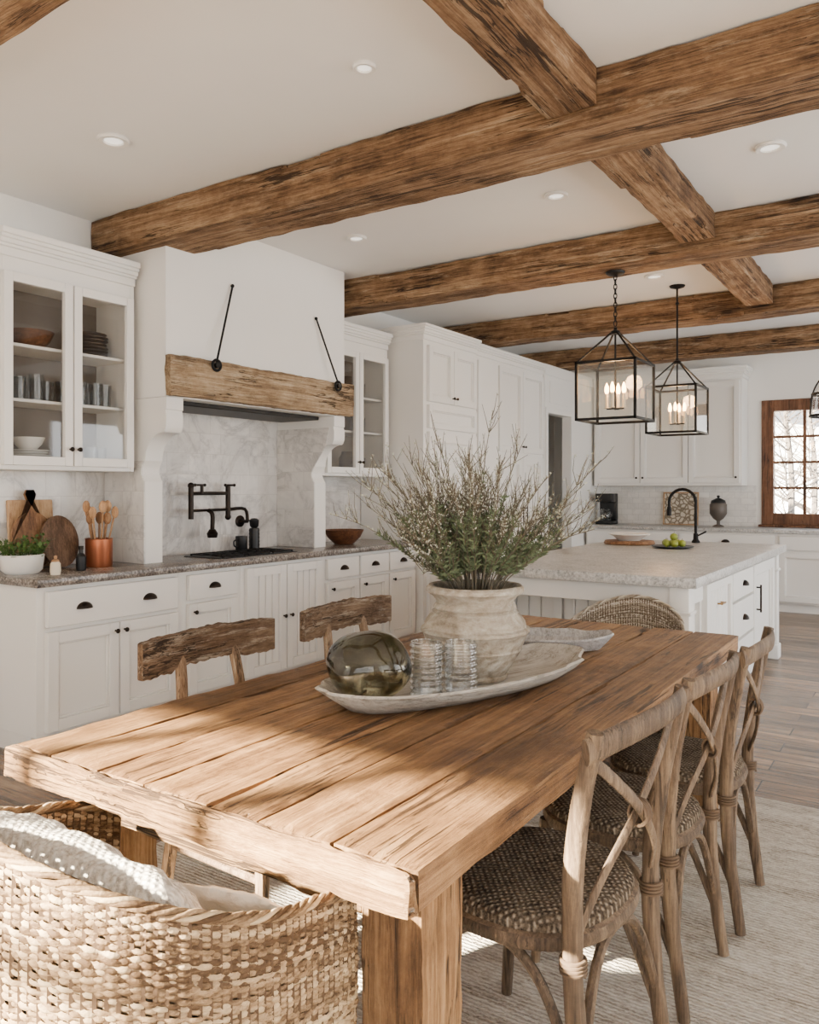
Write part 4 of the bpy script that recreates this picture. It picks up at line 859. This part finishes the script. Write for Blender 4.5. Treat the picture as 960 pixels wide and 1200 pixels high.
# ---------------------------------------------------------------- wicker armchairs
def wicker_chair(mat):
    t=thing('wicker_armchair','x','armchair',(0,0,0))
    A=R(112); raw=[]
    def sg(v,e): return abs(v)**e*(1 if v>0 else -1)
    for i in range(401):
        a=-A+2*A*i/400; raw.append((Vector((.38*sg(sin(a),.75),.10-.38*sg(cos(a),.75),0)),a))
    cum=[0]
    for i in range(400): cum.append(cum[-1]+(raw[i+1][0]-raw[i][0]).length)
    Ltot=cum[-1]
    def at(s_):
        s_=max(0,min(Ltot,s_)); lo,hi=0,400
        while hi-lo>1:
            m=(lo+hi)//2
            if cum[m]<=s_: lo=m
            else: hi=m
        f_=(s_-cum[lo])/(cum[hi]-cum[lo]); p=raw[lo][0].lerp(raw[hi][0],f_); a=raw[lo][1]+(raw[hi][1]-raw[lo][1])*f_
        tg=(raw[hi][0]-raw[lo][0]).normalized(); return p,a,Vector((tg.y,-tg.x,0))
    def rim(a):
        return .862-.245*(abs(a)/A)**1.3
    def pt(s_,f_,off=0):
        p,a,n=at(s_); z0=.1; z=z0+(rim(a)-z0)*f_; fl=.88+.12*(z/.8)
        bulge=.018*sin(PI*min(1,max(0,f_)))
        return Vector((p.x*fl,p.y*fl,z))+n*(off+bulge)
    ns=100; sp=Ltot/ns; rows=124; mb=MB(); g=random.Random(2)
    for r in range(rows):
        f_=(r+.5)/rows; pts=[]; ph=r%2*PI+g.uniform(-.5,.5); jz=g.uniform(-.0014,.0014); rr=g.uniform(.0036,.0052)
        n_=ns*3
        for i in range(n_+1):
            s_=Ltot*i/n_; p=pt(s_,f_,.0025*sin(PI*s_/sp+ph)*(1+.5*noise.noise(Vector((s_*9,r*2.3,8))))+.005*noise.noise(Vector((s_*15,r*.9,3)))); p.z+=jz+.005*noise.noise(Vector((s_*11,r*.35,0))); pts.append(p)
        mb.tube(pts,rr,5,ell=(1.0,.7),up=(0,0,1))
    mb.build('woven_shell',mat,t,ang=80)
    mb=MB()
    for k in range(ns+1): mb.tube([pt(k*sp,f_) for f_ in (0,.25,.5,.75,1.0)],.0045,4)
    mb.build('stakes',M['stake'],t)
    mb=MB()
    for j in range(5):
        pts=[]
        for i in range(301):
            s_=Ltot*i/300; p,a,n=at(s_); q=pt(s_,1); w=s_*2*PI/.12+j*2*PI/5
            pts.append(q+n*(.007*cos(w))+Vector((0,0,.001+.006*sin(w)+.004*noise.noise(Vector((s_*20,j,0))))))
        mb.tube(pts,.0046,5)
    mb.build('braided_rim',mat,t,ang=80)
    mb=MB(); o=[]
    for z,f_ in ((.36,.9),(.40,.94),(.43,.93),(.44,.8)):
        o.append([tuple(Vector((at(Ltot*i/40)[0].x*f_,at(Ltot*i/40)[0].y*f_,z))) for i in range(41)])
    mb.loft(o,True,True,True).build('seat',M['rush'],t)
    for sx in (-1,1):
        for y in (-.18,.2): MB().tube([(sx*.27,y,0),(sx*.29,y,.37)],[.018,.022],10).build('leg',M['rusticZ'],t)
    return t
w0=wicker_chair(M['wicker']); w0.location=(-1.265,.92,FZ); w0['label']='woven wicker tub armchair in the foreground at the near table end'
w1=dup(w0,None,(-1.335,3.955,FZ),PI,'pale wicker armchair at the far table end before the island'); w1.scale=(.80,.9,.935)
for ch in w1.children:
    if ch.name.startswith(('woven','braided')):
        ch.material_slots[0].link='OBJECT'; ch.material_slots[0].material=M['wickerpale']
def cushion(w,h,th,mx,seed,lump=.35):
    mb=MB(); n=36
    def P(u,v,s_):
        e=max(0,(1-u**4)*(1-v**4))**.55; k=1-.07*(u*u*v*v)
        px=w/2*u*(1-.05*(1-v*v)*u*u)*1; pz=h/2*v
        b=1+lump*noise.noise(Vector((u*2.3,v*2.3,seed+s_)))+lump*.6*noise.noise(Vector((u*7,v*7,seed)))
        return (px*k,s_*th/2*e*b,pz*k+.012*noise.noise(Vector((u*3,v*3,seed+9))))
    for s_ in (-1,1): mb.loft([[P(-1+2*i/n,-1+2*j/n,s_) for i in range(n+1)] for j in range(n+1)],False,M=mx)
    return mb
mx=Matrix.Translation((-1.25,.875,FZ+.635))@Matrix.Rotation(R(6),4,'Z')@Matrix.Rotation(R(4),4,'Y')@Matrix.Rotation(R(36),4,'X')
single('throw_pillow',cushion(.58,.38,.13,mx,1,.28),M['knit'],'cream textured pillow leaning in the foreground wicker armchair','pillow',(-1.25,.875,FZ+.46),weld=True,ang=80)
mx=Matrix.Translation((-1.07,1.075,FZ+.565))@Matrix.Rotation(R(12),4,'Z')@Matrix.Rotation(R(36),4,'X')
single('linen_cushion',cushion(.25,.24,.04,mx,4,.5),M['linen'],'white linen cushion beside the cream textured pillow in the wicker armchair','cushion',(-1.07,1.075,FZ+.46),weld=True,ang=80)
# ---------------------------------------------------------------- light
W=bpy.data.worlds.new('World'); SC.world=W; W.use_nodes=True; nt=W.node_tree; bg=nt.nodes['Background']
sk=N(nt,'ShaderNodeTexCoord'); sp=N(nt,'ShaderNodeSeparateXYZ',{0:sk.outputs['Generated']})
nt.links.new(ramp(nt,sp.outputs['Z'],[(.0,(1,.98,.95,1)),(.6,(.78,.87,1,1))]),bg.inputs[0]); bg.inputs[1].default_value=3.2
s=bpy.data.lights.new('sun','SUN'); s.energy=128; s.angle=R(1.2); s.color=(1,.87,.65); so=bpy.data.objects.new('sun',s); COL.objects.link(so)
so.rotation_euler=Vector((.5,1,-.53)).to_track_quat('-Z','Y').to_euler()
def area(name,loc,d,sx,sy,e,col):
    l=bpy.data.lights.new(name,'AREA'); l.shape='RECTANGLE'; l.size=sx; l.size_y=sy; l.energy=e; l.color=col
    o=bpy.data.objects.new(name,l); COL.objects.link(o); o.location=loc; o.rotation_euler=Vector(d).to_track_quat('-Z','Z').to_euler(); return o
area('window_daylight',(.6,YN-.02,1.38),(0,1,0),3.9,2.1,56,(.95,.97,1))  # added fill lamp set in an unseen near-wall opening
area('window_daylight',(XR-.01,.1,1.38),(-1,0,0),2.9,2.1,27,(.95,.97,1))  # added fill lamps in unseen right-wall openings, here and below
area('window_daylight',(XR-.01,4.5,1.38),(-1,0,0),2.9,2.1,90,(.96,.98,1))
area('window_daylight',(XR-.01,8.3,1.38),(-1,0,0),2.1,2.1,104,(.96,.98,1))
# ---------------------------------------------------------------- camera
cd=bpy.data.cameras.new('camera'); cd.sensor_fit='HORIZONTAL'; cd.sensor_width=36; cd.lens=36*FP/960; cd.shift_y=-28/960
cam=bpy.data.objects.new('camera',cd); COL.objects.link(cam); cam.location=(0,0,CH); cam.rotation_euler=(PI/2,0,YAW); SC.camera=cam
